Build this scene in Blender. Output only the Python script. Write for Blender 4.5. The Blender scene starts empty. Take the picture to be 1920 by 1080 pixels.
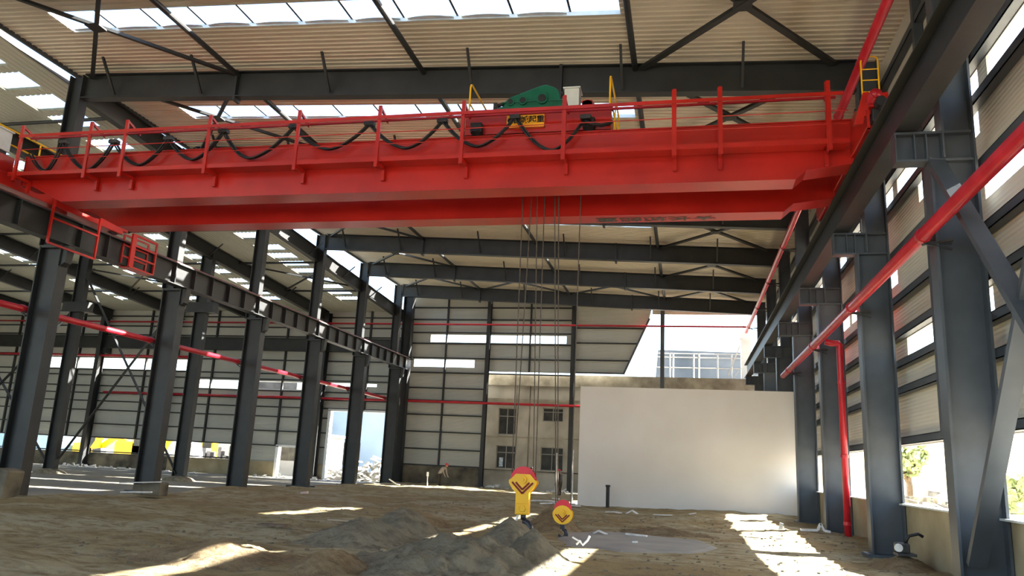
import bpy, bmesh, math, random
from math import sin, cos, pi, sqrt, radians
from mathutils import Vector, Matrix, noise

C = bpy.context.scene.collection
random.seed(7)

# ------------------------------------------------------------------ camera, world, sun, exposure
cam_d = bpy.data.cameras.new('camera')
cam = bpy.data.objects.new('camera', cam_d)
C.objects.link(cam)
yaw, pit, rol = -.225429569, .221395248, .0485658021
_F = Vector((sin(yaw)*cos(pit), cos(yaw)*cos(pit), sin(pit)))
_R = Vector((cos(yaw), -sin(yaw), 0))
_U = _R.cross(_F)
_X = cos(rol)*_R + sin(rol)*_U
_Y = -sin(rol)*_R + cos(rol)*_U
cam.matrix_world = Matrix(((_X.x, _Y.x, -_F.x, 0), (_X.y, _Y.y, -_F.y, 0), (_X.z, _Y.z, -_F.z, 1.85), (0, 0, 0, 1)))
cam_d.sensor_width = 36
cam_d.lens = 36*1462.97/1920
cam_d.clip_end = 2000
bpy.context.scene.camera = cam

SUN = Vector((1, .47, .66)).normalized()          # direction towards the sun
w = bpy.data.worlds.new('sky')
bpy.context.scene.world = w
w.use_nodes = True
nt = w.node_tree
bg = nt.nodes['Background']
sky = nt.nodes.new('ShaderNodeTexSky')
sky.sky_type = 'NISHITA'
sky.sun_disc = False
sky.sun_elevation = math.asin(SUN.z)
sky.sun_rotation = math.atan2(SUN.x, SUN.y)
sky.dust_density = 2.0
nt.links.new(sky.outputs[0], bg.inputs[0])
bg.inputs[1].default_value = .8
sd = bpy.data.lights.new('sun', 'SUN')
sd.energy = 56
sd.angle = .01
sd.color = (1, .955, .88)
so = bpy.data.objects.new('sun', sd)
C.objects.link(so)
so.rotation_euler = (-SUN).to_track_quat('-Z', 'Y').to_euler()
so.location = (60, 30, 60)
vs = bpy.context.scene.view_settings
vs.view_transform = 'Standard'
vs.look = 'None'
vs.gamma = 1
vs.use_curve_mapping = False
vs.exposure = .22
cy = bpy.context.scene.cycles
cy.max_bounces = 8
cy.diffuse_bounces = 5
cy.sample_clamp_indirect = 6

# ------------------------------------------------------------------ materials
def srgb(c):
    return tuple((x/255/12.92 if x/255 <= .04045 else ((x/255+.055)/1.055)**2.4) for x in c) + (1,)

MATS = {}
def mat(name, c1, c2=None, scale=3., rough=.6, metal=0., bump=0., bscale=None, detail=4, spec=.4, stretch=(1, 1, 1), contrast=(.35, .65), emit=0):
    if name in MATS: return MATS[name]
    m = bpy.data.materials.new(name)
    m.use_nodes = True
    n = m.node_tree.nodes; l = m.node_tree.links
    b = n['Principled BSDF']
    b.inputs['Roughness'].default_value = rough
    b.inputs['Metallic'].default_value = metal
    b.inputs['Specular IOR Level'].default_value = spec
    tc = n.new('ShaderNodeTexCoord'); mp = n.new('ShaderNodeMapping')
    mp.inputs['Scale'].default_value = stretch
    l.new(tc.outputs['Object'], mp.inputs[0])
    nz = n.new('ShaderNodeTexNoise'); nz.inputs['Scale'].default_value = scale; nz.inputs['Detail'].default_value = detail
    l.new(mp.outputs[0], nz.inputs['Vector'])
    cr = n.new('ShaderNodeValToRGB')
    cr.color_ramp.elements[0].position = contrast[0]; cr.color_ramp.elements[1].position = contrast[1]
    cr.color_ramp.elements[0].color = srgb(c1); cr.color_ramp.elements[1].color = srgb(c2 or c1)
    l.new(nz.outputs['Fac'], cr.inputs[0])
    l.new(cr.outputs[0], b.inputs['Base Color'])
    if bump:
        bn = n.new('ShaderNodeBump'); bn.inputs['Strength'].default_value = bump; bn.inputs['Distance'].default_value = .05
        nb = n.new('ShaderNodeTexNoise'); nb.inputs['Scale'].default_value = bscale or scale*6; nb.inputs['Detail'].default_value = 6
        l.new(mp.outputs[0], nb.inputs['Vector']); l.new(nb.outputs['Fac'], bn.inputs['Height']); l.new(bn.outputs[0], b.inputs['Normal'])
    MATS[name] = m
    return m

STEEL = mat('dark_grey_steel_paint', (33, 35, 36), (42, 44, 44), 1.2, .5, 0, .05)
STEELB = mat('lit_hazed_steel_paint', (58, 64, 70), (72, 78, 84), 1.0, .45, 0, .05)  # same steel, lighter and bluer: light and lens haze put into the colour
RED = mat('red_crane_paint', (160, 24, 17), (180, 32, 22), .8, .3, 0, .03, spec=.5)
REDP = mat('red_pipe_paint', (160, 22, 36), (180, 34, 46), 2, .35)
YEL = mat('yellow_paint', (236, 178, 12), (244, 190, 24), 2, .4)
YELS = mat('yellow_sign_paint', (246, 170, 30), (250, 180, 40), 2, .5)
GRN = mat('green_gearbox_paint', (8, 84, 62), (14, 96, 72), 3, .4)
BLK = mat('black_rubber', (26, 26, 28), (36, 36, 38), 4, .55)
ROPE = mat('steel_wire_rope', (66, 58, 50), (86, 76, 64), 10, .6)
GREYC = mat('pale_grey_cabinet', (196, 202, 200), (208, 212, 210), 3, .5)
WHITE = mat('white_paint', (225, 228, 228), (236, 238, 238), 2, .6)
BOARD = mat('off_white_render', (212, 206, 198), (220, 215, 208), .35, .8, bump=.04)
FILM = mat('skylight_film', (200, 215, 232), (225, 234, 244), 3, .5)
CONC = mat('stained_concrete', (128, 120, 104), (170, 162, 144), 1.1, .9, bump=.3, detail=8)
CONCD = mat('damp_dark_concrete', (62, 60, 54), (128, 120, 102), .7, .9, bump=.3, detail=8)
CONCY = mat('yellowish_concrete', (134, 122, 96), (168, 158, 130), .6, .9, bump=.25, detail=8)
OLD = mat('old_building_render', (150, 144, 130), (186, 180, 166), .5, .9, bump=.15, detail=8)
GLASSD = mat('dark_window_glass', (34, 36, 36), (64, 64, 58), 1.5, .5, spec=.3)
SKIN = mat('skin', (150, 110, 88), None, 3, .6)
SHIRT = mat('grey_shirt', (150, 138, 128), (164, 152, 142), 6, .9)
TROU = mat('dark_trousers', (58, 52, 44), (70, 62, 52), 6, .9)
HELM = mat('red_helmet', (206, 34, 58), None, 4, .4)
SHOE = mat('dark_shoe', (30, 28, 26), None, 4, .7)
LBLUE = mat('pale_blue_cladding', (136, 156, 174), (146, 166, 184), .3, .7)
SCRAP = mat('pale_scrap', (190, 190, 186), (222, 222, 218), 5, .8)
WOOD = mat('weathered_board', (92, 78, 66), (120, 102, 84), 6, .9, bump=.2)
DKBOX = mat('dark_machine_metal', (44, 44, 46), (62, 62, 62), 4, .5)
LEAF = mat('backlit_leaf_green', (140, 156, 104), (184, 192, 146), 4, .8)  # greens paled so the colour carries the backlit, overexposed look
BARK = mat('bark', (84, 72, 58), (104, 90, 72), 5, .9)

def sand(name, c1, c2, c3, sc=1.):
    m = bpy.data.materials.new(name); m.use_nodes = True
    n = m.node_tree.nodes; l = m.node_tree.links; b = n['Principled BSDF']
    b.inputs['Roughness'].default_value = .95; b.inputs['Specular IOR Level'].default_value = .15
    tc = n.new('ShaderNodeTexCoord')
    mp = n.new('ShaderNodeMapping'); mp.inputs['Scale'].default_value = (.7, 1.3, 1)
    l.new(tc.outputs['Object'], mp.inputs[0])
    n1 = n.new('ShaderNodeTexNoise'); n1.inputs['Scale'].default_value = .28*sc; n1.inputs['Detail'].default_value = 6; n1.inputs['Distortion'].default_value = .6
    n2 = n.new('ShaderNodeTexNoise'); n2.inputs['Scale'].default_value = 2.2*sc; n2.inputs['Detail'].default_value = 10; n2.inputs['Roughness'].default_value = .65
    l.new(mp.outputs[0], n1.inputs['Vector']); l.new(mp.outputs[0], n2.inputs['Vector'])
    r1 = n.new('ShaderNodeValToRGB'); r1.color_ramp.elements[0].position = .42; r1.color_ramp.elements[1].position = .58
    r1.color_ramp.elements[0].color = srgb(c1); r1.color_ramp.elements[1].color = srgb(c2)
    r2 = n.new('ShaderNodeValToRGB'); r2.color_ramp.elements[0].position = .46; r2.color_ramp.elements[1].position = .62
    r2.color_ramp.elements[0].color = (0, 0, 0, 1); r2.color_ramp.elements[1].color = (1, 1, 1, 1)
    l.new(n1.outputs['Fac'], r1.inputs[0]); l.new(n2.outputs['Fac'], r2.inputs[0])
    mx = n.new('ShaderNodeMix'); mx.data_type = 'RGBA'
    l.new(r2.outputs[0], mx.inputs['Factor']); l.new(r1.outputs[0], mx.inputs[6]); mx.inputs[7].default_value = srgb(c3)
    l.new(mx.outputs[2], b.inputs['Base Color'])
    n3 = n.new('ShaderNodeTexNoise'); n3.inputs['Scale'].default_value = 7*sc; n3.inputs['Detail'].default_value = 12; n3.inputs['Roughness'].default_value = .7
    l.new(tc.outputs['Object'], n3.inputs['Vector'])
    bn = n.new('ShaderNodeBump'); bn.inputs['Strength'].default_value = 1; bn.inputs['Distance'].default_value = .16
    l.new(n3.outputs['Fac'], bn.inputs['Height']); l.new(bn.outputs[0], b.inputs['Normal'])
    return m
SAND = sand('brown_sandy_soil', (164, 146, 108), (184, 176, 146), (142, 126, 94))
PILE = sand('grey_sand', (142, 136, 118), (158, 150, 130), (122, 116, 100), 1.6)
PILEB = sand('brown_sand', (154, 134, 104), (168, 150, 120), (132, 114, 88), 1.6)
YARD = sand('pale_yard_soil', (190, 180, 160), (205, 196, 178), (170, 160, 140), .4)
SLABM = mat('grey_concrete_slab', (132, 132, 128), (152, 150, 142), .9, .8, bump=.1, detail=8)
HALLF = mat('left_hall_concrete_floor', (112, 112, 106), (140, 132, 112), .25, .8, bump=.15, detail=8)

def ribbed(name, c1, c2, axis, freq, depth=.5, rough=.5, spec=.4):
    m = bpy.data.materials.new(name); m.use_nodes = True
    n = m.node_tree.nodes; l = m.node_tree.links; b = n['Principled BSDF']
    b.inputs['Roughness'].default_value = rough; b.inputs['Specular IOR Level'].default_value = spec
    tc = n.new('ShaderNodeTexCoord')
    nz = n.new('ShaderNodeTexNoise'); nz.inputs['Scale'].default_value = .25; nz.inputs['Detail'].default_value = 3
    l.new(tc.outputs['Object'], nz.inputs['Vector'])
    r = n.new('ShaderNodeValToRGB'); r.color_ramp.elements[0].position = .35; r.color_ramp.elements[1].position = .65
    r.color_ramp.elements[0].color = srgb(c1); r.color_ramp.elements[1].color = srgb(c2)
    l.new(nz.outputs['Fac'], r.inputs[0]); l.new(r.outputs[0], b.inputs['Base Color'])
    if depth:
        wv = n.new('ShaderNodeTexWave'); wv.bands_direction = axis; wv.inputs['Scale'].default_value = freq
        l.new(tc.outputs['Object'], wv.inputs['Vector'])
        bn = n.new('ShaderNodeBump'); bn.inputs['Strength'].default_value = depth; bn.inputs['Distance'].default_value = .02
        l.new(wv.outputs['Fac'], bn.inputs['Height']); l.new(bn.outputs[0], b.inputs['Normal'])
    return m
CLAD = ribbed('grey_wall_cladding', (168, 170, 164), (180, 180, 172), 'Z', 3.2, .35)
CLADR = ribbed('warm_wall_cladding', (202, 197, 182), (212, 206, 190), 'Z', 3.2, .35)
CEIL = ribbed('cream_roof_liner', (200, 190, 170), (212, 202, 184), 'Y', 1, 0, .45)
CEILL = ribbed('grey_roof_liner', (186, 188, 174), (196, 196, 182), 'X', 1.3, .5, .5)

# ------------------------------------------------------------------ mesh building
ORG = {}
class MB:
    def __init__(s): s.v = []; s.f = []
    def add(s, vs_, fs):
        o = len(s.v); s.v += [Vector(p) for p in vs_]; s.f += [tuple(i+o for i in f) for f in fs]; return s
    def box(s, x0, x1, y0, y1, z0, z1):
        return s.add([(x0,y0,z0),(x1,y0,z0),(x1,y1,z0),(x0,y1,z0),(x0,y0,z1),(x1,y0,z1),(x1,y1,z1),(x0,y1,z1)],
                     [(0,3,2,1),(4,5,6,7),(0,1,5,4),(1,2,6,5),(2,3,7,6),(3,0,4,7)])
    def bar(s, p, q, wd, ht, up=(0, 0, 1)):
        p = Vector(p); q = Vector(q); d = (q-p).normalized(); up = Vector(up)
        sx = d.cross(up)
        if sx.length < 1e-4: sx = d.cross(Vector((0, 1, 0)))
        sx.normalize(); u = sx.cross(d)
        a = sx*wd/2; b = u*ht/2
        return s.add([p-a-b, p+a-b, p+a+b, p-a+b, q-a-b, q+a-b, q+a+b, q-a+b],
                     [(0,3,2,1),(4,5,6,7),(0,1,5,4),(1,2,6,5),(2,3,7,6),(3,0,4,7)])
    def ibeam(s, p, q, dep, wid, up=(0, 0, 1), tw=.03, tf=.04):
        p = Vector(p); q = Vector(q); d = (q-p).normalized(); up = Vector(up)
        sx = d.cross(up).normalized(); u = sx.cross(d)
        s.bar(p, q, tw, dep-2*tf, up)
        o = u*(dep-tf)/2
        s.bar(p+o, q+o, wid, tf, up); s.bar(p-o, q-o, wid, tf, up)
        return s
    def tube(s, pts, r, n=10, cap=True):
        pts = [Vector(p) for p in pts]; o = len(s.v); N = len(pts)
        ref = None
        for i, p in enumerate(pts):
            d = (pts[min(i+1, N-1)]-pts[max(i-1, 0)]).normalized()
            if ref is None:
                ref = Vector((0, 0, 1)) if abs(d.z) < .9 else Vector((0, 1, 0))
            a = d.cross(ref).normalized(); b = a.cross(d); ref = b
            rr = r[i] if isinstance(r, (list, tuple)) else r
            for k in range(n):
                t = 2*pi*k/n; s.v.append(p+(a*cos(t)+b*sin(t))*rr)
        for i in range(N-1):
            for k in range(n):
                k2 = (k+1) % n
                s.f.append((o+i*n+k, o+i*n+k2, o+(i+1)*n+k2, o+(i+1)*n+k))
        if cap:
            s.f.append(tuple(o+k for k in range(n))[::-1]); s.f.append(tuple(o+(N-1)*n+k for k in range(n)))
        return s
    def cyl(s, p, q, r, n=20): return s.tube([p, q], r, n)
    def prism(s, poly, fn0, fn1):
        n = len(poly)
        return s.add([fn0(*p) for p in poly]+[fn1(*p) for p in poly],
                     [tuple(range(n))[::-1], tuple(range(n, 2*n))]+[(i, (i+1) % n, n+(i+1) % n, n+i) for i in range(n)])
    def sphere(s, c, r, nu=12, nv=8, sq=(1, 1, 1), zmin=-1):
        o = len(s.v); c = Vector(c)
        for j in range(nv+1):
            th = pi*j/nv
            for i in range(nu):
                ph = 2*pi*i/nu
                z = max(cos(th), zmin)
                s.v.append(c+Vector((sin(th)*cos(ph)*r*sq[0], sin(th)*sin(ph)*r*sq[1], z*r*sq[2])))
        for j in range(nv):
            for i in range(nu):
                i2 = (i+1) % nu
                s.f.append((o+j*nu+i, o+(j+1)*nu+i, o+(j+1)*nu+i2, o+j*nu+i2))
        return s
    def build(s, name, m, parent=None, smooth=False, bev=0):
        me = bpy.data.meshes.new(name)
        if parent is not None: og = ORG[parent.name]
        else:
            xs = [p.x for p in s.v]; ys = [p.y for p in s.v]; zs = [p.z for p in s.v]
            og = Vector(((min(xs)+max(xs))/2, (min(ys)+max(ys))/2, min(zs)))
        me.from_pydata([p-og for p in s.v], [], s.f)
        me.validate()
        bm = bmesh.new(); bm.from_mesh(me)
        bmesh.ops.remove_doubles(bm, verts=bm.verts, dist=1e-5)
        bmesh.ops.recalc_face_normals(bm, faces=bm.faces)
        bm.to_mesh(me); bm.free()
        me.materials.append(m)
        o = bpy.data.objects.new(name, me); C.objects.link(o)
        if parent is None: o.location = og
        else: o.parent = parent
        ORG[o.name] = og
        if smooth:
            for p in me.polygons: p.use_smooth = True
        if bev:
            md = o.modifiers.new('bevel', 'BEVEL'); md.width = bev; md.segments = 2; md.limit_method = 'ANGLE'
        return o

def thing(name, label, cat, loc, group=None):
    o = bpy.data.objects.new(name, None); C.objects.link(o); o.location = loc
    o.empty_display_size = .3
    o['label'] = label; o['category'] = cat
    if group: o['group'] = group
    ORG[o.name] = Vector(loc)
    return o
def tag(o, label, cat, group=None, kind=None):
    o['label'] = label; o['category'] = cat
    if group: o['group'] = group
    if kind: o['kind'] = kind
    return o
def struct(o, name=None):
    o['kind'] = 'structure'
    return o
TN = [0]
def trim(mb, m):
    TN[0] += 1
    return struct(mb.build('trim_%d' % TN[0], m))

def text_mesh(body, size, m, name, parent, mw, extrude=.004, bold=0.012):
    cu = bpy.data.curves.new(name, 'FONT'); cu.body = body; cu.size = size; cu.extrude = extrude; cu.offset = bold*size
    cu.align_x = 'CENTER'; cu.align_y = 'CENTER'
    t = bpy.data.objects.new('tmp', cu); C.objects.link(t)
    dg = bpy.context.evaluated_depsgraph_get(); dg.update()
    me = bpy.data.meshes.new_from_object(t.evaluated_get(dg))
    bpy.data.objects.remove(t)
    me.transform(mw)
    me.transform(Matrix.Translation(-ORG[parent.name]))
    me.materials.clear(); me.materials.append(m)
    o = bpy.data.objects.new(name, me); C.objects.link(o); o.parent = parent
    ORG[o.name] = ORG[parent.name]
    return o

# ------------------------------------------------------------------ key dimensions
FY = [-11.8, -4.8, 2.2, 9.2, 16.2, 23.2, 30.2, 37.2, 44.2, 51.2, 58.2]
XL, XR = -22.0, 4.75           # inner faces of the columns
WX = 5.9                       # right wall
EY = 60.8                      # end wall
def roofz(x): return 15.85-.05*(x+22)       # underside of the roof liner
def btop(x): return roofz(x)-.27
def lz(y): return 16.975-.0518*y            # left hall roof

# ------------------------------------------------------------------ floor
SLAB = [(-2.9, 19.2), (-1.5, 18.7), (.2, 19.6), (.9, 21.6), (.5, 23.6), (-1.2, 24.3), (-2.8, 24.6), (-3.5, 23.2), (-3.4, 21.0)]
def gh(x, y):
    a = .16
    dx = max(0, abs(x+1.3)-2.6); dy = max(0, abs(y-21.6)-3.2)
    k = min(1, sqrt(dx*dx+dy*dy)/3+.12)
    h = a*noise.noise(Vector((x*.16, y*.16, 3)))+.09*noise.noise(Vector((x*.6, y*.6, 9)))+.05*noise.noise(Vector((x*1.6, y*2.1, 5)))+.028*noise.noise(Vector((x*5, y*6, 7)))
    return h*k
def hgrid(x0, x1, y0, y1, st, fn):
    b = MB(); nx = int((x1-x0)/st)+1; ny = int((y1-y0)/st)+1
    for j in range(ny):
        for i in range(nx):
            x = x0+(x1-x0)*i/(nx-1); y = y0+(y1-y0)*j/(ny-1); b.v.append(Vector((x, y, fn(x, y))))
    for j in range(ny-1):
        for i in range(nx-1):
            a = j*nx+i; b.f.append((a, a+1, a+nx+1, a+nx))
    return b
def build_raw(b, name, m, smooth=True):
    me = bpy.data.meshes.new(name); me.from_pydata(b.v, [], b.f); me.materials.append(m)
    o = bpy.data.objects.new(name, me); C.objects.link(o); ORG[o.name] = Vector((0, 0, 0))
    for p in me.polygons: p.use_smooth = smooth
    return o
struct(build_raw(hgrid(-22.4, 6.0, -14, 8.2, .8, gh), 'floor', SAND))
struct(build_raw(hgrid(-22.4, 6.0, 8.2, 36.2, .14, gh), 'floor', SAND))
struct(build_raw(hgrid(-22.4, 6.0, 36.2, 61.4, .3, gh), 'floor', SAND))
fl = MB(); fl.box(-66, -22.4, -14, 61.0, -.5, -.12); struct(fl.build('floor', HALLF))
yd = MB(); yd.box(-260, 260, -120, -14, -.9, -.4).box(-260, 260, 61.4, 330, -.9, -.4).box(6.0, 260, -14, 61.4, -.9, -.4).box(-260, -66, -14, 61.4, -.9, -.4)
struct(yd.build('floor', YARD))

# ------------------------------------------------------------------ roofs
def corr(y0, y1, x0, x1, zf):
    """corrugated liner sheet, ribs run along X, pitch .25"""
    b = MB(); prof = []
    y = y0; P = .25; n = max(1, int(round((y1-y0)/P))); P = (y1-y0)/n
    for i in range(n):
        a = y0+i*P
        prof += [(a, 0), (a+P*.60, 0), (a+P*.70, -.035), (a+P*.80, -.035), (a+P*.9, 0)]
    prof.append((y1, 0))
    for (yy, h) in prof:
        b.v.append(Vector((x0, yy, zf(x0)+h))); b.v.append(Vector((x1, yy, zf(x1)+h)))
    for i in range(len(prof)-1):
        a = 2*i; b.f.append((a, a+1, a+3, a+2))
    o = len(b.v)
    b.v += [Vector((x0, y0, zf(x0)+.1)), Vector((x1, y0, zf(x1)+.1)), Vector((x0, y1, zf(x0)+.1)), Vector((x1, y1, zf(x1)+.1))]
    b.f.append((o, o+2, o+3, o+1))
    return b
SX0, SX1 = -20.8, -1.85
roof = MB()
ys = [19.35+7*k for k in range(-4, 6)]
prev = -14.0
for s in ys:
    e = s+1.25
    p = corr(prev, s, -23.3, 5.95, roofz); roof.add(p.v, p.f)
    p = corr(s, e, -23.3, SX0, roofz); roof.add(p.v, p.f)
    p = corr(s, e, SX1, 5.95, roofz); roof.add(p.v, p.f)
    prev = e
p = corr(prev, EY+.1, -23.3, 5.95, roofz); roof.add(p.v, p.f)
struct(build_raw(roof, 'ceiling', CEIL, False))
# skylight curbs and sagging film along the far edge of each opening
for s in ys[3:]:
    e = s+1.25
    c = MB()
    for yy in (s, e):
        c.bar((SX0, yy, roofz(SX0)+.05), (SX1, yy, roofz(SX1)+.05), .03, .14)
    for xx in (SX0, SX1):
        c.box(xx-.02, xx+.02, s, e, roofz(xx), roofz(xx)+.12)
    trim(c, GREYC)
    k = 0; x = SX0+.1
    f = MB()
    while x+1.55 < SX1:
        n = 8
        sag = .05+.07*random.random()
        for side in (0,):
            o = len(f.v)
            for i in range(n+1):
                t = i/n; xx = x+1.5*t; g = sag*4*t*(1-t)
                f.v.append(Vector((xx, e-.02, roofz(xx)+.02))); f.v.append(Vector((xx, e-.12-g*1.6, roofz(xx)+.02-g*.4)))
            for i in range(n):
                a = o+2*i; f.f.append((a, a+1, a+3, a+2))
        x += 1.75; k += 1
    trim(f, FILM)
# roof purlins (seen through the skylights)
for i in range(16):
    x = -22.6+1.75*i
    b = MB(); b.box(x-.035, x+.035, -13.5, EY-.1, roofz(x)+.105, roofz(x)+.28); trim(b, STEEL)

# left hall roof, ribs run along Y, skylight panels in two strips
lr = MB()
def lsheet(x0, x1, y0, y1):
    n = max(1, int(round((x1-x0)/.25))); P = (x1-x0)/n; pr = []
    for i in range(n):
        a = x0+i*P; pr += [(a, 0), (a+P*.62, 0), (a+P*.72, .03), (a+P*.9, .03)]
    pr.append((x1, 0)); o = len(lr.v)
    for (xx, h) in pr:
        lr.v.append(Vector((xx, y0, lz(y0)+h))); lr.v.append(Vector((xx, y1, lz(y1)+h)))
    for i in range(len(pr)-1):
        a = o+2*i; lr.f.append((a, a+1, a+3, a+2))
    o = len(lr.v)
    lr.v += [Vector((x0, y0, lz(y0)+.1)), Vector((x1, y0, lz(y0)+.1)), Vector((x0, y1, lz(y1)+.1)), Vector((x1, y1, lz(y1)+.1))]
    lr.f.append((o, o+1, o+3, o+2))
strips = [(-27.1, -25.3), (-33.4, -32.3), (-40.7, -39.6), (-47.4, -46.0), (-54.2, -53.1)]
xx = -23.75
for (a, b_) in strips:
    lsheet(b_, xx, -14, EY+.1)
    y = -14.; k = 0
    st = 21.2
    lsheet(a, b_, -14, st)
    while st < 57:
        if k % 4 == 3: gap = 1.1
        else: gap = .5
        lsheet(a, b_, st+1.2, st+1.2+gap); st += 1.2+gap; k += 1
    lsheet(a, b_, st, EY+.1)
    xx = a
lsheet(-66, xx, -14, EY+.1)
struct(build_raw(lr, 'ceiling', CEILL, False))
# eave strip of the left hall roof next to the open slot
b = MB(); b.bar((-23.75, -13, lz(-13)-.02), (-23.75, EY, lz(EY)-.02), .06, .24); trim(b, STEEL)
b = MB(); b.bar((-23.25, -13, roofz(-23.25)-.06), (-23.25, EY, roofz(-23.25)-.06), .08, .2); trim(b, STEELB)

# ------------------------------------------------------------------ walls with openings
def panel(name, m, axis, c0, c1, u0, u1, z0, z1, holes):
    us = sorted({u0, u1}|{h[0] for h in holes}|{h[1] for h in holes}); zs = sorted({z0, z1}|{h[2] for h in holes}|{h[3] for h in holes})
    us = [u for u in us if u0 <= u <= u1]; zs = [z for z in zs if z0 <= z <= z1]
    b = MB()
    for j in range(len(zs)-1):
        i = 0
        while i < len(us)-1:
            def solid(i):
                cu = (us[i]+us[i+1])/2; cz = (zs[j]+zs[j+1])/2
                return not any(h[0] < cu < h[1] and h[2] < cz < h[3] for h in holes)
            if not solid(i): i += 1; continue
            k = i
            while k < len(us)-1 and solid(k): k += 1
            if axis == 'x': b.box(c0, c1, us[i], us[k], zs[j], zs[j+1])
            else: b.box(us[i], us[k], c0, c1, zs[j], zs[j+1])
            i = k
    return struct(b.build(name, m))

# right wall
holes = [(-13.5, EY-.4, 1.3, 2.83)]
for k in range(len(FY)):
    a = FY[k]+.25; e = FY[k]+6.75
    if e > EY: e = EY-.4
    if e <= a: continue
    holes.append((a, e, 9.6, 10.3))
holes += [(9.4, 16.6, 7.5, 8.02), (16.45+.2, 22.95, 5.13, 5.72), (23.5, 30.0, 7.4, 7.9), (30.4, 36.9, 7.4, 7.9), (30.4, 36.9, 11.7, 12.2), (16.6, 21.0, 8.95, 9.6), (44.5, 50.9, 7.5, 8.0), (2.4, 8.9, 7.5, 8.0)]  # includes an unseen slot added to cast the left floor sun streak
panel('wall_right', CLADR, 'x', WX, WX+.08, -14, EY, 1.25, 14.6, holes)
b = MB(); b.box(5.62, 5.98, -14, EY, -.4, 1.27); struct(b.build('wall_right_base', CONCY))
b = MB(); b.box(5.5, 6.0, -14, EY, 1.27, 1.31); trim(b, GREYC)
GZ = [2.95, 4.3, 5.02, 5.84, 6.8, 8.1, 9.5, 10.42, 12.4, 13.4]
for z in GZ:
    b = MB(); b.box(5.68, 5.88, -14, EY-.1, z-.1, z-.08).box(5.68, 5.88, -14, EY-.1, z+.08, z+.1).box(5.68, 5.70, -14, EY-.1, z-.1, z+.1)
    trim(b, STEELB)
for k in range(3, 11):
    for dy in (3.5,) if FY[k] < 58 else ():
        y = FY[k]+dy
        b = MB(); b.box(5.66, 5.88, y-.09, y+.09, 2.9, 14.3); trim(b, STEELB)

# end wall of the main hall
H = [(-21.9, -16.75, 9.28, 9.9), (-20.6, -9.3, 11.33, 11.95)]
panel('wall_end', CLAD, 'y', EY, EY+.08, -22.6, -15.6, 1.38, 15.4, H)
panel('wall_end', CLAD, 'y', EY, EY+.08, -15.6, -8.7, 9.0, 15.2, H)
b = MB()
b.prism([(-8.7, 9.05), (-4.75, 9.05), (-2.85, 13.3), (-2.6, 14.4), (-8.7, 15.0)], lambda x, z: (x, EY, z), lambda x, z: (x, EY+.08, z))
struct(b.build('wall_end', CLAD))
b = MB(); b.prism([(-2.6, 13.75), (5.9, 13.75), (5.9, 14.4), (-2.6, 14.8)], lambda x, z: (x, EY, z), lambda x, z: (x, EY+.08, z)); struct(b.build('wall_end', CLADR))
b = MB(); b.box(-22.4, -15.9, EY-.15, EY+.25, -.4, 1.38); struct(b.build('wall_end_base', CONCD))
# left hall end wall
HL = [(-60, -42.9, 8.5, 9.45), (-41.5, -37.0, 7.02, 7.75), (-36.2, -31.4, 7.1, 7.75), (-30.0, -25.0, 7.5, 7.75), (-66, -36.1, 1.1, 2.36),
      (-33.3, -30.3, -.3, 2.4), (-28.9, -23.3, -.3, 5.5)]
panel('wall_end_left', CLAD, 'y', EY, EY+.08, -66, -22.6, 1.1, 14.0, HL)
panel('wall_end_left_base', CONCD, 'y', EY-.12, EY+.2, -66, -43.5, -.4, 1.1, HL)
panel('wall_end_left_base', CONCY, 'y', EY-.12, EY+.2, -43.5, -22.4, -.4, 1.1, HL)
for (x0, x1, z1) in ((-33.3, -30.3, 2.4), (-28.9, -23.3, 5.5)):
    b = MB(); b.box(x0-.12, x0+.12, EY-.2, EY+.3, -.3, z1).box(x1-.1, x1+.1, EY-.2, EY+.3, -.3, z1).box(x0-.12, x1+.1, EY-.2, EY+.3, z1-.08, z1+.08)
    trim(b, WHITE)
b = MB()
for zz in (7.05, 7.75): b.box(-36.2, -31.4, EY-.1, EY+.1, zz-.05, zz+.05)
b.box(-36.3, -36.15, EY-.1, EY+.1, 7.0, 7.8); trim(b, WHITE)
# girts and posts of the end walls (in front of the cladding)
for z in (1.44, 2.7, 4.05, 5.4, 6.55, 7.55, 8.8, 10.0, 11.2, 12.1, 13.2, 14.2):
    b = MB(); x1 = -15.6 if z < 8.7 else (-8.6 if z > 12.2 or z < 9.0 else -8.6)
    b.box(-22.4, x1, EY-.16, EY-.01, z-.05, z+.05); trim(b, STEEL)
for z in (9.05, 10.05, 11.4, 12.6):
    b = MB(); b.box(-8.7, -4.75+(z-9.05)*.447, EY-.16, EY-.01, z-.05, z+.05); trim(b, STEEL)
b = MB(); b.bar((-4.75, EY-.1, 9.0), (-2.8, EY-.1, 13.4), .14, .2, (0, 1, 0)); trim(b, STEELB)
for (z, segs) in ((1.2, [(-66, -36.1)]), (2.42, [(-66, -33.4), (-30.2, -28.9)]), (3.6, [(-66, -28.9)]), (4.8, [(-66, -28.9)]), (5.6, [(-66, -22.6)]), (6.3, [(-66, -22.6)]), (6.95, [(-66, -22.6)]), (7.9, [(-66, -22.6)]), (8.4, [(-66, -22.6)]), (9.55, [(-66, -22.6)]), (11.6, [(-66, -22.6)]), (12.4, [(-66, -22.6)]), (13.3, [(-66, -22.6)])):
    b = MB()
    for (x0, x1) in segs: b.box(x0, x1, EY-.16, EY-.01, z-.05, z+.05)
    trim(b, STEEL)
# dark band beam along the left hall end wall
b = MB(); b.ibeam((-66, EY-.5, 10.85), (-22.8, EY-.5, 10.85), 1.1, .35)
for i in range(6): b.box(-58+7*i-.2, -58+7*i+.2, EY-.75, EY-.1, 9.8, 10.3)
tag(b.build('runway_girder', STEEL), 'dark horizontal crane girder running along the far wall of the left hall', 'beam')
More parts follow.
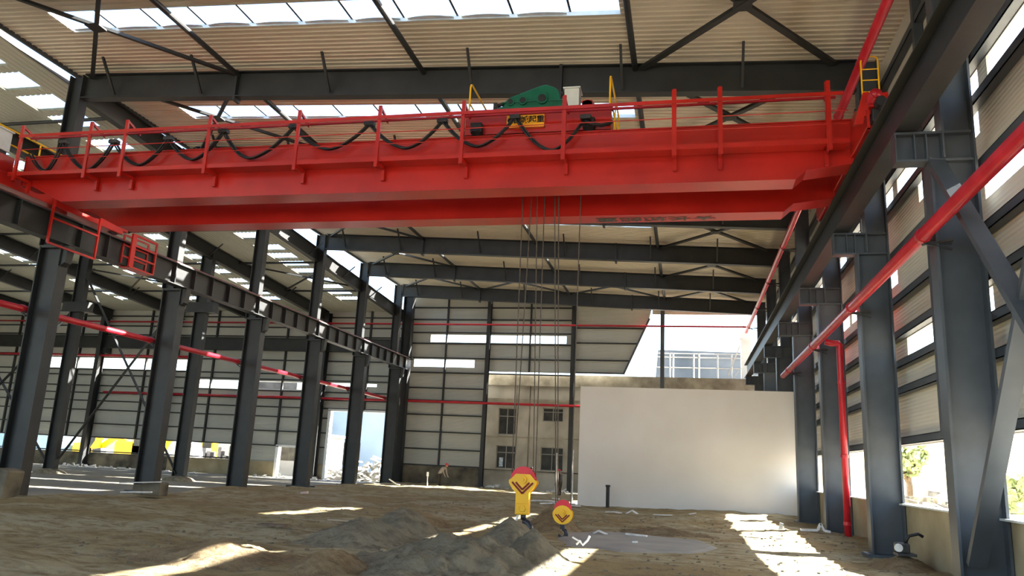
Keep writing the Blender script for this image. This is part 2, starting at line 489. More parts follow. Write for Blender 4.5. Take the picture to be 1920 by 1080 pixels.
# minor wall posts
for x in (-19.2, -12.2):
    b = MB(); z0 = 1.4 if x < -16 else 9.0
    b.box(x-.06, x+.06, EY-.2, EY-.01, z0, 15.2); trim(b, STEEL)
for x in (-25.9, -33.5, -40.3, -47.0, -54.1, -61):
    b = MB(); b.box(x-.07, x+.07, EY-.2, EY-.01, 5.5 if x > -27 else 2.4, 14.0); trim(b, STEEL)

# gable posts of the end wall
GP = [(-15.6, 0, 15.0, 'dark gable post right of the worker, beside the old building'), (-8.7, 0, 14.8, 'dark gable post standing just left of the white partition'), (-1.8, 0, 14.5, 'blue-grey gable post rising above the white partition at the bright opening')]
for (x, z0, z1, lb) in GP:
    b = MB(); b.ibeam((x, EY-.35, z0-.3), (x, EY-.35, z1-.2), .4, .3, (0, 1, 0)); b.box(x-.3, x+.3, EY-.62, EY-.08, -.2, .04)
    tag(b.build('gable_post', STEEL if x < -3 else STEELB), lb, 'post', None)
for i, (x, lb) in enumerate([(-51.4, 'wide dark wall post of the left hall, seen between the two nearest left columns'), (-44.2, 'dark wall post of the left hall, behind the second left column'), (-36.6, 'dark wall post of the left hall beside the third left column'), (-29.6, 'dark wall post left of the tall doorway in the left hall')]):
    b = MB(); b.ibeam((x, EY-.7, -.3), (x, EY-.7, 13.6), .7, .4, (0, 1, 0)); b.box(x-.35, x+.35, EY-1.15, EY-.3, -.15, .1)
    tag(b.build('wall_column', STEEL), lb, 'column')

# left hall outer wall and closing wall behind the camera side
b = MB(); b.box(-66.1, -66, -14, EY, 2.4, 17.5); struct(b.build('wall_left', CLAD))
b = MB(); b.box(-66.2, -65.9, -14, EY, -.4, 1.1); struct(b.build('wall_left_base', CONCY))

# ------------------------------------------------------------------ main columns
ordl = ['out of frame behind the camera', 'nearest', 'second', 'third', 'fourth', 'fifth', 'sixth']
def column_left(y, lb, grp='columns of the left runway line'):
    t = thing('steel_column', lb, 'column', (XL-.45, y, 0), grp)
    b = MB(); b.ibeam((XL-.47, y, -.25), (XL-.47, y, 8.75), .94, .46, (1, 0, 0), .04, .05)
    b.box(XL-.94, XL+.0, y-.2, y+.2, 8.7, 8.8); b.build('lower_shaft', STEEL, t)
    b = MB(); b.ibeam((XL-.72, y, 8.8), (XL-.72, y, btop(-22.3)-.05), .6, .4, (1, 0, 0), .03, .04)
    b.build('upper_shaft', STEEL, t)
    b = MB(); b.box(XL-1.2, XL+.25, y-.42, y+.42, -.3, -.02+.02); b.build('base_plate', STEEL, t)
    b = MB()   # corbel towards the hall
    b.prism([(XL-.02, 8.0), (XL+.18, 8.15), (XL+.25, 8.78), (XL-.02, 8.78)], lambda x, z: (x, y-.16, z), lambda x, z: (x, y+.16, z))
    b.build('corbel', STEEL, t)
    for zz in (2.2, 4.4, 6.6): pass
    return t
LL = {23.2: 'dark steel column at far left, nearest of the left runway line', 30.2: 'second dark steel column of the left runway line, grey blocks at its foot',
      37.2: 'third dark steel column of the left runway line', 44.2: 'fourth dark steel column of the left runway line, left of the tall doorway',
      51.2: 'fifth dark steel column of the left runway line, in front of the tall doorway', 58.2: 'sixth and last dark steel column of the left runway line, near the end wall'}
for y in FY[3:]:
    if y in LL: column_left(y, LL[y])
    elif y > 8: column_left(y, 'left runway column nearer than the picture edge, outside the view', 'columns outside the view')
# last column pair at the end wall corner
t = thing('steel_column', 'broad dark corner column where the left runway line meets the end wall', 'column', (-22.4, 60.0, 0))
b = MB(); b.ibeam((-22.4, 60.0, -.25), (-22.4, 60.0, 15.2), .8, .6, (1, 0, 0), .04, .05); b.build('shaft', STEEL, t)
b = MB(); b.box(-22.9, -21.9, 59.6, 60.4, -.3, .03); b.build('base_plate', STEEL, t)

RL = {16.2: 'large blue-grey column at the far right, nearest of the right runway line', 23.2: 'second blue-grey column of the right runway line, right of the red downpipe',
      30.2: 'third column of the right runway line, left of the red downpipe', 37.2: 'fourth column of the right runway line, at the right end of the white partition',
      44.2: 'dark right-hand column showing above the white partition, nearest behind it', 51.2: 'dark right-hand column showing above the white partition, second behind it',
      58.2: 'last dark right-hand column by the bright end opening'}
for y in FY[2:]:
    lb = RL.get(y)
    if not lb:
        lb = 'right runway column outside the view, nearer than the crossed braces'
    t = thing('steel_column', lb, 'column', (5.15, y, 0), 'columns of the right runway line' if y in RL else 'columns outside the view')
    b = MB(); b.ibeam((5.17, y, -.3), (5.17, y, 8.2), .86, .44, (1, 0, 0), .04, .05); b.build('lower_shaft', STEELB, t)
    b = MB(); b.ibeam((5.3, y, 8.2), (5.3, y, btop(5.3)-.02), .6, .4, (1, 0, 0), .03, .04); b.build('upper_shaft', STEELB, t)
    b = MB()
    b.box(4.13, 5.55, y-.17, y+.17, 8.14, 8.19).box(4.13, 5.55, y-.17, y+.17, 8.73, 8.78).box(4.15, 5.5, y-.02, y+.02, 8.17, 8.75)
    for xx in (4.15, 4.5, 4.72, 5.0): b.box(xx-.012, xx+.012, y-.16, y+.16, 8.17, 8.75)
    b.build('corbel', STEELB, t)
    b = MB(); b.box(4.6, 5.6, y-.4, y+.4, -.3, .0); b.build('base_plate', STEELB, t)

# crossed braces between the two nearest right columns
b = MB()
b.bar((4.86, 16.0, 8.1), (4.86, 9.4, .9), .12, .3, (1, 0, 0)); b.bar((4.98, 15.9, .5), (4.98, 9.4, 9.0), .12, .3, (1, 0, 0))
tag(b.build('cross_brace', STEELB), 'heavy blue-grey crossed brace leaning across the right edge of the picture', 'brace')

# ------------------------------------------------------------------ roof beams
RB = {16.2: None, 23.2: 'deep dark roof beam right above the red crane', 30.2: 'dark roof beam hidden just behind the red crane girders', 37.2: 'dark roof beam edge showing just under the red girders',
      44.2: 'dark roof beam below the crane, topmost of the three clear ones', 51.2: 'dark roof beam below the crane, middle of the three clear ones', 58.2: 'farthest dark roof beam, right over the end wall'}
for y in FY[2:]:
    lb = RB.get(y) or 'roof beam overhead outside the top of the picture'
    t = thing('roof_beam', lb, 'beam', (-8, y, 14), 'roof beams across the main hall' if RB.get(y) else 'roof beams outside the view')
    b = MB(); dep = 1.0
    p = (-22.4, y, btop(-22.4)-dep/2); q = (5.0, y, btop(5.0)-dep/2)
    b.ibeam(p, q, dep, .36); b.build('beam', STEEL, t)
    b = MB()
    for xx in (-15.9, -4.0): b.box(xx-.05, xx+.05, y-.19, y+.19, btop(xx)-1.14, btop(xx)+.02)
    b.build('splice_plate', STEEL, t)
    for xx in (-21, -17.3, -12.2, -7, -2, 1.7):
        b = MB(); b.bar((xx, y-.1, btop(xx)-.85), (xx, y-.95, roofz(xx)-.02), .08, .08); b.build('fly_brace', STEEL, t)

# longitudinal ties
TX = [(-22.2, 'round dark tie running over the left column tops'), (-15.9, 'dark longitudinal roof tie, left of the three over the crane'), (-8.8, 'dark longitudinal roof tie, middle of the three over the crane'), (-1.6, 'dark longitudinal roof tie, right of the three, beside the roof cross brace')]
for (x, lb) in TX[1:]:
    z = btop(x)-.12
    b = MB(); b.tube([(x, 2.2, z), (x, 58.2, z)], .095, 10)
    tag(b.build('roof_tie', STEEL), lb, 'tie bar', 'longitudinal roof ties')
# roof cross braces
names = {16.2: 'over the crane', 23.2: 'just behind the crane', 30.2: 'in the third bay, behind the red girders', 37.2: 'seen right under the red girders', 44.2: 'between the two upper far beams', 51.2: 'in the farthest bay'}
for k in range(4, 10):
    y = FY[k]
    for (xa, xb, side) in ((-1.4, 4.4, 'right'), (-22.1, -16.0, 'left'))+(((-15.8, -8.9, 'middle'), (-8.7, -1.7, 'middle right')) if k == 9 else ()):
        b = MB()
        za = btop(xa)-.1; zb = btop(xb)-.1
        wb = .2 if side == 'right' else .14; b.bar((xa, y+.1, za), (xb, y+6.9, zb), wb, .1).bar((xb, y+.1, zb-.05), (xa, y+6.9, za-.05), wb, .1)
        xm = (xa+xb)/2; b.box(xm-.25, xm+.25, y+3.25, y+3.75, (za+zb)/2-.09, (za+zb)/2-.05)
        tag(b.build('roof_cross_brace', STEEL), 'crossed dark roof brace %s, on the %s side' % (names[y], side), 'brace')

# left hall rafters (sloping down away from the camera)
LRf = [(-22.95, 23.6, 'deep sloping rafter above the left columns'), (-29.9, 27., 'sloping left hall rafter, nearest to the left runway line'), (-36.9, 27., 'sloping left hall rafter, second left of the runway line'),
       (-43.6, 27., 'sloping left hall rafter ending behind the second left column'), (-51., 27., 'sloping left hall rafter ending behind the nearest left column'), (-58., 27., 'outermost sloping left hall rafter at the picture edge')]
for (x, y0, lb) in LRf:
    t = thing('rafter', lb, 'beam', (x, 45, lz(45)-.6), 'rafters of the left hall')
    b = MB(); b.ibeam((x, y0, lz(y0)-.50), (x, 60.4, lz(60.4)-.50), .85, .34); b.build('beam', STEEL, t)
    for yy in (33, 38, 43, 48, 53):
        b = MB(); b.bar((x, yy, lz(yy)-.8), (x+.9, yy, lz(yy)-.04), .06, .06); b.build('fly_brace', STEEL, t)
for (y, lb) in ((26.4, 'long dark strut under the left hall roof, nearest the camera'), (33.5, 'long dark strut under the left hall roof, second from the camera'), (40.0, 'long dark strut under the left hall roof, middle one'), (46.5, 'long dark strut under the left hall roof, fourth from the camera'), (53.5, 'long dark strut under the left hall roof, nearest its far wall')):
    b = MB(); b.tube([(-62, y, lz(y)-.2), (-23.2, y, lz(y)-.2)], .08, 8)
    tag(b.build('roof_strut', STEEL), lb, 'tie bar')
for i, (x, y) in enumerate([(-29.9, 33.5), (-29.9, 46.5), (-43.6, 46.5)]):
    b = MB(); z1 = lz(y)-.25; z2 = lz(y+6.5)-.25
    b.bar((x, y, z1), (x+6.9, y+6.5, z2), .1, .1).bar((x+6.9, y, z1-.04), (x, y+6.5, z2-.04), .1, .1)
    tag(b.build('roof_cross_brace', STEEL), ['crossed brace under the left hall roof skylights, near one', 'crossed brace under the left hall roof, left of the fifth column', 'crossed brace under the left hall roof, outermost'][i], 'brace')

# left hall inner columns
for (x, lb) in ((-39.5, 'dark inner column of the left hall with side brackets, between the two nearest left columns'), (-30.2, 'dark inner column of the left hall, just right of the second left column'), (-48.8, 'dark inner column of the left hall hidden behind the nearest left column')):
    t = thing('steel_column', lb, 'column', (x, 43.5, 0), 'inner columns of the left hall')
    b = MB(); b.ibeam((x, 43.5, -.4), (x, 43.5, 14.2), .8, .4, (1, 0, 0), .04, .05); b.build('shaft', STEEL, t)
    b = MB(); b.box(x-.95, x+.95, 43.2, 43.8, 10.35, 10.95).box(x-1.0, x+1.0, 43.15, 43.85, 10.28, 10.36); b.build('bracket', STEEL, t)
    b = MB(); b.sphere((x, 43.5, -.3), 1.1, 14, 8, (1, 1, .45)); b.build('soil_heap', PILE, t)
b = MB()
b.bar((-39.3, 43.45, 12.9), (-30.4, 43.45, .3), .05, .2, (0, 1, 0)).bar((-39.3, 43.6, .5), (-30.4, 43.6, 13.4), .05, .2, (0, 1, 0))
tag(b.build('cross_brace', STEEL), 'crossed brace between the left hall inner columns, left of the second column', 'brace')
b = MB()
b.bar((-48.6, 43.45, 1.0), (-39.7, 43.45, 10.5), .05, .2, (0, 1, 0)).bar((-48.6, 43.6, 10), (-39.7, 43.6, .3), .05, .2, (0, 1, 0))
tag(b.build('cross_brace', STEEL), 'crossed brace partly hidden behind the nearest left column', 'brace')

# ------------------------------------------------------------------ runway beams
def runway(x, lb, col, y0, y1):
    t = thing('runway_beam', lb, 'beam', (x, 30, 8.8), 'crane runway beams')
    b = MB(); b.ibeam((x, y0, 9.28), (x, y1, 9.28), .96, .42, (0, 0, 1), .03, .04); b.build('girder', col, t)
    b = MB(); b.box(x-.035, x+.035, y0, y1, 9.76, 9.87).box(x-.06, x+.06, y0, y1, 9.76, 9.79); b.build('rail', mat('reddish_rail', (110, 66, 70), (130, 84, 86), 3, .5), t)
    y = y0+.2
    while y < y1 and x < 0:
        b = MB(); b.box(x-.19, x+.19, y-.02, y+.02, 8.84, 9.72); b.build('stiffener', col, t)
        y += 1.4
    return t
tr = runway(XL+.02, 'dark crane runway beam with red rail along the left columns', STEEL, 8, 59.6)
b = MB(); b.bar((XL+.2, 59.5, 9.85), (XL+.2, 60.0, 9.75), .3, .1); b.build('rail_stop', STEEL, tr)
runway(4.36, 'dark crane runway beam on brackets along the right columns', STEEL, 2, 59.6)

# ------------------------------------------------------------------ red pipes
def pipe(pts, r, lb, br=(), bdir=(1, 0, 0), blen=.5):
    t = thing('red_pipe', lb, 'pipe', pts[0], 'red fire pipes')
    b = MB(); b.tube(pts, r, 14); b.build('pipe', REDP, t, True)
    # joints
    for p in br:
        c = MB(); p = Vector(p); d = Vector(bdir)
        c.bar(p+Vector((0, 0, -r-.02)), p+d*blen+Vector((0, 0, -r-.02)), .05, .05)
        c.bar(p+Vector((0, 0, -r-.02)), p+d*blen+Vector((0, 0, -.28)), .04, .04)
        c.bar(p+Vector((0, .12, -r-.02)), p+d*blen+Vector((0, -.1, -.12)), .04, .04)
        c.build('pipe_bracket', STEEL, t)
        c = MB(); ax = (Vector(pts[1])-Vector(pts[0])).normalized()
        c.cyl(p-ax*.06, p+ax*.06, r*1.18, 14); c.build('coupling', REDP, t)
    return t
pipe([(-23.12, 6, 6.42), (-23.12, 59.95, 6.42)], .12, 'red pipe running behind the left columns below the runway', [(-23.12, y-.3, 6.42) for y in FY[5:]], (1, 0, 0), .2)
t = pipe([(4.52, 4, 6.58), (4.52, 39.3, 6.58)], .13, 'thick red pipe running along the right columns', [(4.52, y-.2, 6.58) for y in FY[3:8]], (1, 0, 0), .5)
b = MB(); b.tube([(4.55, 27.6, 6.35), (4.75, 27.6, 6.3), (4.95, 27.6, 6.3), (5.0, 27.6, 6.24), (5.0, 27.6, 6.1), (5.0, 27.6, .05)], .105, 14); b.build('downpipe', REDP, t, True)
for zz in (5.0, 2.6, .5):
    b = MB(); b.cyl((5.0, 27.6, zz-.05), (5.0, 27.6, zz+.05), .125, 14); b.build('coupling', REDP, t)
pipe([(4.4, 2, 12.33), (4.4, 60.2, 12.33)], .12, 'red pipe running high along the right wall under the roof', [(4.4, y-.3, 12.33) for y in FY[3:]], (1, 0, 0), .6)
pipe([(-64, 60.25, 12.72), (4.4, 60.25, 12.72), (4.4, 60.25, 12.4)], .07, 'thin red pipe running high across the end wall')
pipe([(-50.5, 60.2, 6.35), (-21.9, 60.2, 6.42), (5.4, 60.2, 6.42)], .1, 'red pipe running across the end wall at mid height')
pipe([(-64, 60.2, 9.62), (-41.5, 60.2, 9.62)], .1, 'red pipe above the window strip of the left hall')

# ------------------------------------------------------------------ overhead crane
CR = thing('overhead_crane', 'big red double-girder bridge crane spanning the hall', 'crane', (-8.8, 21.9, 9.4))
ZB, ZT = 9.42, 10.98
def girder(y0, y1):
    b = MB(); P = [(-21.35, 10.0), (-20.9, 9.98), (-19.7, ZB), (2.78, ZB), (3.05, 9.66), (4.2, 9.8), (4.2, ZT), (-21.35, ZT)]
    b.prism(P, lambda x, z: (x, y0+.03, z), lambda x, z: (x, y0+.05, z)); b.prism(P, lambda x, z: (x, y1-.05, z), lambda x, z: (x, y1-.03, z))
    for i in range(5):
        a, c = P[i], P[i+1]
        b.add([(a[0], y0, a[1]-.02), (a[0], y1, a[1]-.02), (c[0], y1, c[1]-.02), (c[0], y0, c[1]-.02), (a[0], y0, a[1]+.005), (a[0], y1, a[1]+.005), (c[0], y1, c[1]+.005), (c[0], y0, c[1]+.005)],
              [(0,1,2,3),(7,6,5,4),(0,4,5,1),(1,5,6,2),(2,6,7,3),(3,7,4,0)])
    b.box(-21.35, 4.2, y0-.02, y1+.02, ZT, ZT+.03).box(-21.36, -21.34, y0, y1, 10.0, ZT).box(4.19, 4.21, y0, y1, 9.85, ZT)
    return b
G1 = girder(20.2, 20.95).build('front_girder', RED, CR); G1['label'] = 'red box girder nearer the camera'
G2 = girder(22.85, 23.6).build('rear_girder', RED, CR); G2['label'] = 'red box girder farther from the camera with grey characters underneath'
CH = mat('grey_lettering', (86, 80, 76), None, 3, .8)
text_mesh('★长城起重', .42, CH, 'lettering', CR, Matrix.Translation((-.95, 23.24, ZB-.028)) @ Matrix.Rotation(pi, 4, 'X') @ Matrix.Rotation(pi, 4, 'Z') @ Matrix.Scale(1.75, 4, (1, 0, 0)) , .003)
for y in (20.57, 23.22):
    b = MB(); b.box(-20.8, 3.6, y-.03, y+.03, ZT+.03, ZT+.13); b.build('trolley_rail', DKBOX, CR)
# end carriages
for x, s in ((4.36, 1), (XL+.02, -1)):
    b = MB(); b.box(x-.22, x+.22, 18.3, 25.6, 9.95, 10.4); b.box(x-.2, x+.2, 25.6, 25.9, 10.1, 10.5)
    # sloping cheek plate that ties girder and carriage
    b.prism([(18.5, 10.4), (20.2, 10.4), (20.2, 10.95), (19.6, 10.95), (18.9, 10.6)], lambda yy, z: (x-.2, yy, z), lambda yy, z: (x+.2, yy, z))
    b.build('end_carriage', RED, CR, False, .02)
    for yy in (18.6, 25.3):
        b = MB(); b.cyl((x-.08, yy, 10.12), (x+.08, yy, 10.12), .26, 22); b.cyl((x-.13, yy, 10.12), (x+.13, yy, 10.12), .07, 12); b.build('carriage_wheel', BLK, CR)
        b = MB(); b.cyl((x-.02, yy-(.9 if yy < 20 else -.9)*.75, 10.3), (x-.02, yy-(.9 if yy < 20 else -.9), 10.3), .12, 14); b.build('buffer', BLK, CR)
    xs = x-.12*s
    b = MB(); b.cyl((xs, 17.75, 10.5), (xs, 18.4, 10.5), .135, 20); b.cyl((xs, 17.71, 10.5), (xs, 17.75, 10.5), .1, 20); b.build('drive_motor', REDP, CR, True)
    b = MB(); b.prism([(-.53, 9.95), (-.3, 10.75), (-.18, 10.76), (-.1, 10.36), (-.14, 10.2), (-.3, 10.15), (-.34, 9.95)], lambda a, z: (x+a*s, 18.16, z), lambda a, z: (x+a*s, 18.3, z))
    b.prism([(.05, 10.1), (.05, 10.74), (.26, 10.76), (.26, 10.0)], lambda a, z: (x+a*s, 18.22, z), lambda a, z: (x+a*s, 18.3, z))
    b.box(x-.22, x+.26, 18.0, 18.6, 10.3, 10.35); b.box(x-.26, x-.2, 18.1, 18.16, 9.78, 10.3).box(x-.26, x+.1, 18.1, 18.16, 9.76, 9.82)
    b.build('motor_bracket', RED, CR)
    b = MB(); b.box(x-.16, x+.2, 18.02, 18.3, 9.95, 10.28); b.build('reducer', BLK, CR, False, .03)
# walkway
WY = 19.6
b = MB(); b.box(-21.3, 4.0, WY, 20.2, 10.17, 10.2); b.box(-21.3, 4.0, WY-.02, WY+.02, 10.1, 10.23); b.build('walkway', RED, CR)
PX = [-21.0, -18.4, -17.1, -14.17, -11.2, -8.65, -6.13, -3.25, -.3, .88, 3.54]
for x in PX:
    b = MB(); b.box(x-.05, x+.05, WY-.08, WY-.02, 9.92, 11.8); b.box(x-.07, x-.03, WY-.03, WY+.06, 9.92, 11.8); b.build('railing_post', RED, CR)
    b = MB(); b.bar((x, WY-.05, 11.77), (x+.02, WY+.55, 11.55), .06, .07); b.build('cable_arm', RED, CR)
    b = MB(); b.box(x-.03, x+.03, WY-.02, 20.2, 10.03, 10.13).box(x-.05, x+.05, 20.1, 20.2, 9.72, 10.13); b.build('walkway_bracket', RED, CR)
b = MB(); b.bar((-21.05, WY-.1, 11.42), (3.9, WY-.1, 11.42), .02, .1); b.bar((-21.05, WY-.06, 11.46), (3.9, WY-.06, 11.46), .08, .02); b.build('top_rail', RED, CR)
for z in (10.98, 10.62):
    b = MB(); b.tube([(-21.05, WY-.02, z), (4.0, WY-.02, z)], .014, 8); b.build('mid_rail', RED, CR)
b = MB(); b.box(-21.1, 3.8, WY+.37, WY+.43, 11.52, 11.58); b.build('cable_track', REDP, CR)
# yellow ladder gate above the right carriage
b = MB(); gx0, gx1 = 4.32, 4.72
b.tube([(gx0, 19.4, 10.6), (gx0, 19.4, 12.2), (gx0+.04, 19.4, 12.29), (gx0+.12, 19.4, 12.33), (gx1-.1, 19.4, 12.33), (gx1-.02, 19.4, 12.29), (gx1, 19.4, 12.2), (gx1, 19.4, 10.6)], .02, 8)
for z in (11.36, 11.68, 11.98): b.tube([(gx0, 19.4, z), (gx1, 19.4, z)], .015, 8)
b.build('yellow_ladder', YEL, CR)
# yellow guard rail above the left carriage
b = MB()
for z in (12.0, 11.5): b.tube([(-22.15, 18.6, z), (-22.15, 24.2, z)], .03, 8)
for yy in (18.7, 20.1, 21.45, 22.8, 24.1): b.tube([(-22.15, yy, 10.6), (-22.15, yy, 12.0)], .028, 8)
b.build('yellow_guard_rail', YEL, CR)
# pale cabinet at the left carriage
b = MB(); b.box(-22.5, -21.75, 19.4, 19.9, 11.05, 11.72); b.box(-22.53, -21.7, 19.36, 19.94, 11.72, 11.76)
cb = b.build('control_cabinet', GREYC, CR)
b = MB(); b.box(-22.45, -21.8, 19.45, 19.85, 10.6, 11.05); b.build('cabinet_stand', DKBOX, CR)
# hanging access cages at the left end
for (y0, y1, z0, z1) in ((21.86, 24.1, 8.55, 10.1), (25.95, 27.4, 8.75, 10.05)):
    b = MB()
    for xx in (-21.55,) if y0 < 24 else (-21.55, -21.95):
        for yy in (y0, y1): b.box(xx-.035, xx+.035, yy-.035, yy+.035, z0, z1)
        for zz in (z0, (z0+z1)/2+.12) if y0 < 24 else (z0, z0+.45, z0+.9, z1): b.box(xx-.03, xx+.03, y0, y1, zz-.035, zz+.035)
    if y0 > 24:
        b.box(-21.98, -21.5, y0, y1, z0-.03, z0)
        b.box(-21.57, -21.53, y0, y0+.22, z0, z1)
    b.box(-21.6, -21.5, y0-.02, y1+.02, z1, z1+.05); b.build('access_cage', RED, CR)

# ------------------------------------------------------------------ trolley
TR = thing('crane_trolley', 'red hoist trolley with green gearbox riding on the crane girders', 'crane trolley', (-4.4, 21.9, 11.2))
b = MB()
b.box(-6.4, -2.15, 20.35, 20.6, 11.3, 11.95); b.box(-6.4, -2.15, 23.2, 23.45, 11.3, 11.95)
b.box(-6.4, -6.15, 20.6, 23.2, 11.35, 11.85); b.box(-2.4, -2.15, 20.6, 23.2, 11.35, 11.85); b.box(-4.6, -4.3, 20.6, 23.2, 11.35, 11.8)
b.box(-6.45, -2.1, 20.32, 20.64, 11.95, 11.98); b.box(-6.45, -2.1, 23.16, 23.48, 11.95, 11.98)
b.build('trolley_frame', RED, TR, False, .015)
_nb = len(C.objects)
b = MB(); Gp = [(-5.3, 12.1), (-5.25, 12.28), (-5.1, 12.4), (-4.2, 12.72), (-4.05, 12.74), (-3.85, 12.66), (-3.7, 12.55), (-3.62, 12.25), (-3.55, 12.2), (-3.55, 12.05), (-5.3, 12.0)]
b.prism(Gp, lambda x, z: (x, 20.45, z), lambda x, z: (x, 21.05, z))
gb = b.build('gearbox', GRN, TR, False, .03); 
b = MB(); b.box(-5.4, -3.5, 20.4, 21.1, 11.96, 12.08); b.box(-5.35, -3.5, 20.41, 21.09, 12.2, 12.235); b.build('gearbox_flange', GRN, TR, False, .01)
for (x, z, r) in ((-5.08, 12.22, .11), (-4.72, 12.24, .13), (-4.15, 12.28, .17)):
    b = MB(); b.cyl((x, 20.38, z), (x, 20.47, z), r, 22); b.build('gearbox_boss', GRN, TR)
    b = MB(); b.cyl((x, 20.36, z), (x, 20.4, z), r*.68, 22); b.build('shaft_cover', BLK, TR)
for o_ in list(C.objects)[_nb:]: o_.location.z += .09
b = MB(); b.cyl((-4.2, 21.3, 12.1), (-4.2, 23.1, 12.1), .38, 26)
for i in range(14): b.cyl((-4.2, 21.4+i*.12, 12.1), (-4.2, 21.44+i*.12, 12.1), .4, 26)
b.build('rope_drum', DKBOX, TR)
b = MB(); b.cyl((-5.9, 21.4, 12.25), (-5.9, 22.2, 12.25), .2, 18); b.box(-6.1, -5.7, 21.45, 22.1, 11.9, 12.1); b.build('hoist_motor', DKBOX, TR)
b = MB(); b.cyl((-2.85, 20.5, 12.15), (-2.85, 21.0, 12.15), .15, 18); b.box(-3.0, -2.7, 20.5, 21.0, 11.96, 12.28); b.build('travel_motor', REDP, TR)
b = MB(); b.box(-5.62, -5.5, 20.5, 20.8, 11.96, 12.35); b.bar((-5.62, 20.6, 12.28), (-5.35, 20.6, 12.35), .08, .08); b.build('brake', BLK, TR)
b = MB(); b.box(-3.5, -3.08, 20.4, 20.85, 12.0, 12.62); b.build('electric_cabinet', GREYC, TR)
b = MB(); b.box(-3.54, -3.04, 20.35, 20.9, 12.62, 12.66); b.build('cabinet_lid', GREYC, TR)
b = MB(); b.box(-5.16, -4.02, 20.29, 20.33, 11.42, 11.84)
sg = b.build('sign_plate', YELS, TR); sg['label'] = 'yellow sign plate with black characters'
b = MB(); b.box(-5.16, -4.02, 20.275, 20.295, 11.42, 11.44).box(-5.16, -4.02, 20.275, 20.295, 11.82, 11.84).box(-5.16, -5.14, 20.275, 20.295, 11.42, 11.84).box(-4.04, -4.02, 20.275, 20.295, 11.42, 11.84)
b.build('sign_border', RED, TR)
BLKP = mat('black_lettering', (30, 22, 16), None, 3, .8)
text_mesh('长城起重', .235, BLKP, 'sign_lettering', TR, Matrix.Translation((-4.5, 20.285, 11.66)) @ Matrix.Rotation(pi/2, 4, 'X'), .003, .02)
b = MB(); b.cyl((-5.03, 20.287, 11.66), (-5.03, 20.275, 11.66), .085, 18); b.cyl((-5.03, 20.29, 11.66), (-5.03, 20.27, 11.66), .045, 12); b.box(-4.85, -4.15, 20.28, 20.29, 11.49, 11.5)
b.build('sign_emblem', BLKP, TR)
for x, y in ((-6.1, 20.57), (-2.5, 20.57), (-6.1, 23.22), (-2.5, 23.22)):
    b = MB(); b.cyl((x, y-.06, 11.42), (x, y+.06, 11.42), .13, 20); b.build('trolley_wheel', BLK, TR)
for x in (-6.0, -2.75):
    b = MB(); b.box(x-.17, x+.17, 20.1, 20.32, 11.28, 11.58); b.cyl((x, 20.12, 11.42), (x, 20.3, 11.3), .16, 16); b.build('travel_drive', BLK, TR, False, .02)
for x in (-6.35, -2.2):
    b = MB()
    yA, yB = (20.5, 23.3)
    b.tube([(x, yA, 11.95), (x, yA, 12.9), (x, yA+.05, 13.0), (x, yA+.15, 13.05), (x, yB-.15, 13.05), (x, yB-.05, 13.0), (x, yB, 12.9), (x, yB, 11.95)], .028, 8)
    b.tube([(x, yA, 12.38), (x, yB, 12.38)], .022, 8)
    b.build('yellow_handrail', YEL, TR)
b = MB(); b.tube([(-2.02, 20.3, 12.0), (-2.05, 20.3, 11.1)], .02, 8); b.build('yellow_kick_bar', YEL, TR)

TR.location += Vector((.09, 0, -.18))
# ------------------------------------------------------------------ festoon cable
FS = thing('festoon_cable', 'black festoon cable hanging in loops along the crane railing', 'cable', (-11, 20.05, 10.4))
pts = [(-21.0, 11.0), (-20.3, 10.38), (-19.81, 11.36), (-18.7, 10.36), (-17.89, 11.28), (-16.83, 10.45), (-15.9, 11.3), (-14.95, 10.55), (-14.0, 11.45), (-12.99, 10.52), (-11.62, 11.48), (-10.4, 10.7), (-9.17, 11.45), (-7.97, 10.63), (-6.91, 11.43), (-5.82, 10.59), (-4.75, 11.43), (-3.68, 10.38), (-2.74, 11.32)]
YF = WY+.4
def loop_pts(off, dy):
    out = []
    for i in range(0, len(pts)-1):
        (xa, za), (xb, zb) = pts[i], pts[i+1]
        n = 9
        for k in range(n):
            t = k/n
            up = za > zb
            # narrow at the clip, broad at the bottom
            s = (1-(1-t)**2.0) if not up else t**2.0
            s = t
            c = .5-.5*cos(pi*t) if True else t
            hz = (zb+(za-zb)*(1-t)**1.75) if up else (za+(zb-za)*t**1.75)
            out.append((xa+(xb-xa)*s+off*(.5 if up else .5), YF+dy, hz+off*.3))
    return out
for dy, off in ((-.05, 0), (.04, .05), (0, .11)):
    b = MB(); b.tube(loop_pts(off, dy), .028, 8); b.build('cable', BLK, FS, True)
pts = pts
for i, (x, z) in enumerate(pts):
    if z > 11.1:
        b = MB(); b.box(x-.13, x+.17, YF-.1, YF+.1, z-.05, z+.07); b.cyl((x, YF-.03, z), (x, YF+.03, z+.1), .05, 10); b.build('cable_clamp', DKBOX, FS, False, .02)
b = MB(); b.tube([(-2.74, YF, 11.25), (-2.6, YF, 11.15), (-2.3, YF+.1, 11.12), (-2.1, YF+.3, 11.25), (-2.05, YF+.5, 11.4)], .05, 8); b.build('cable_tail', BLK, FS, True)

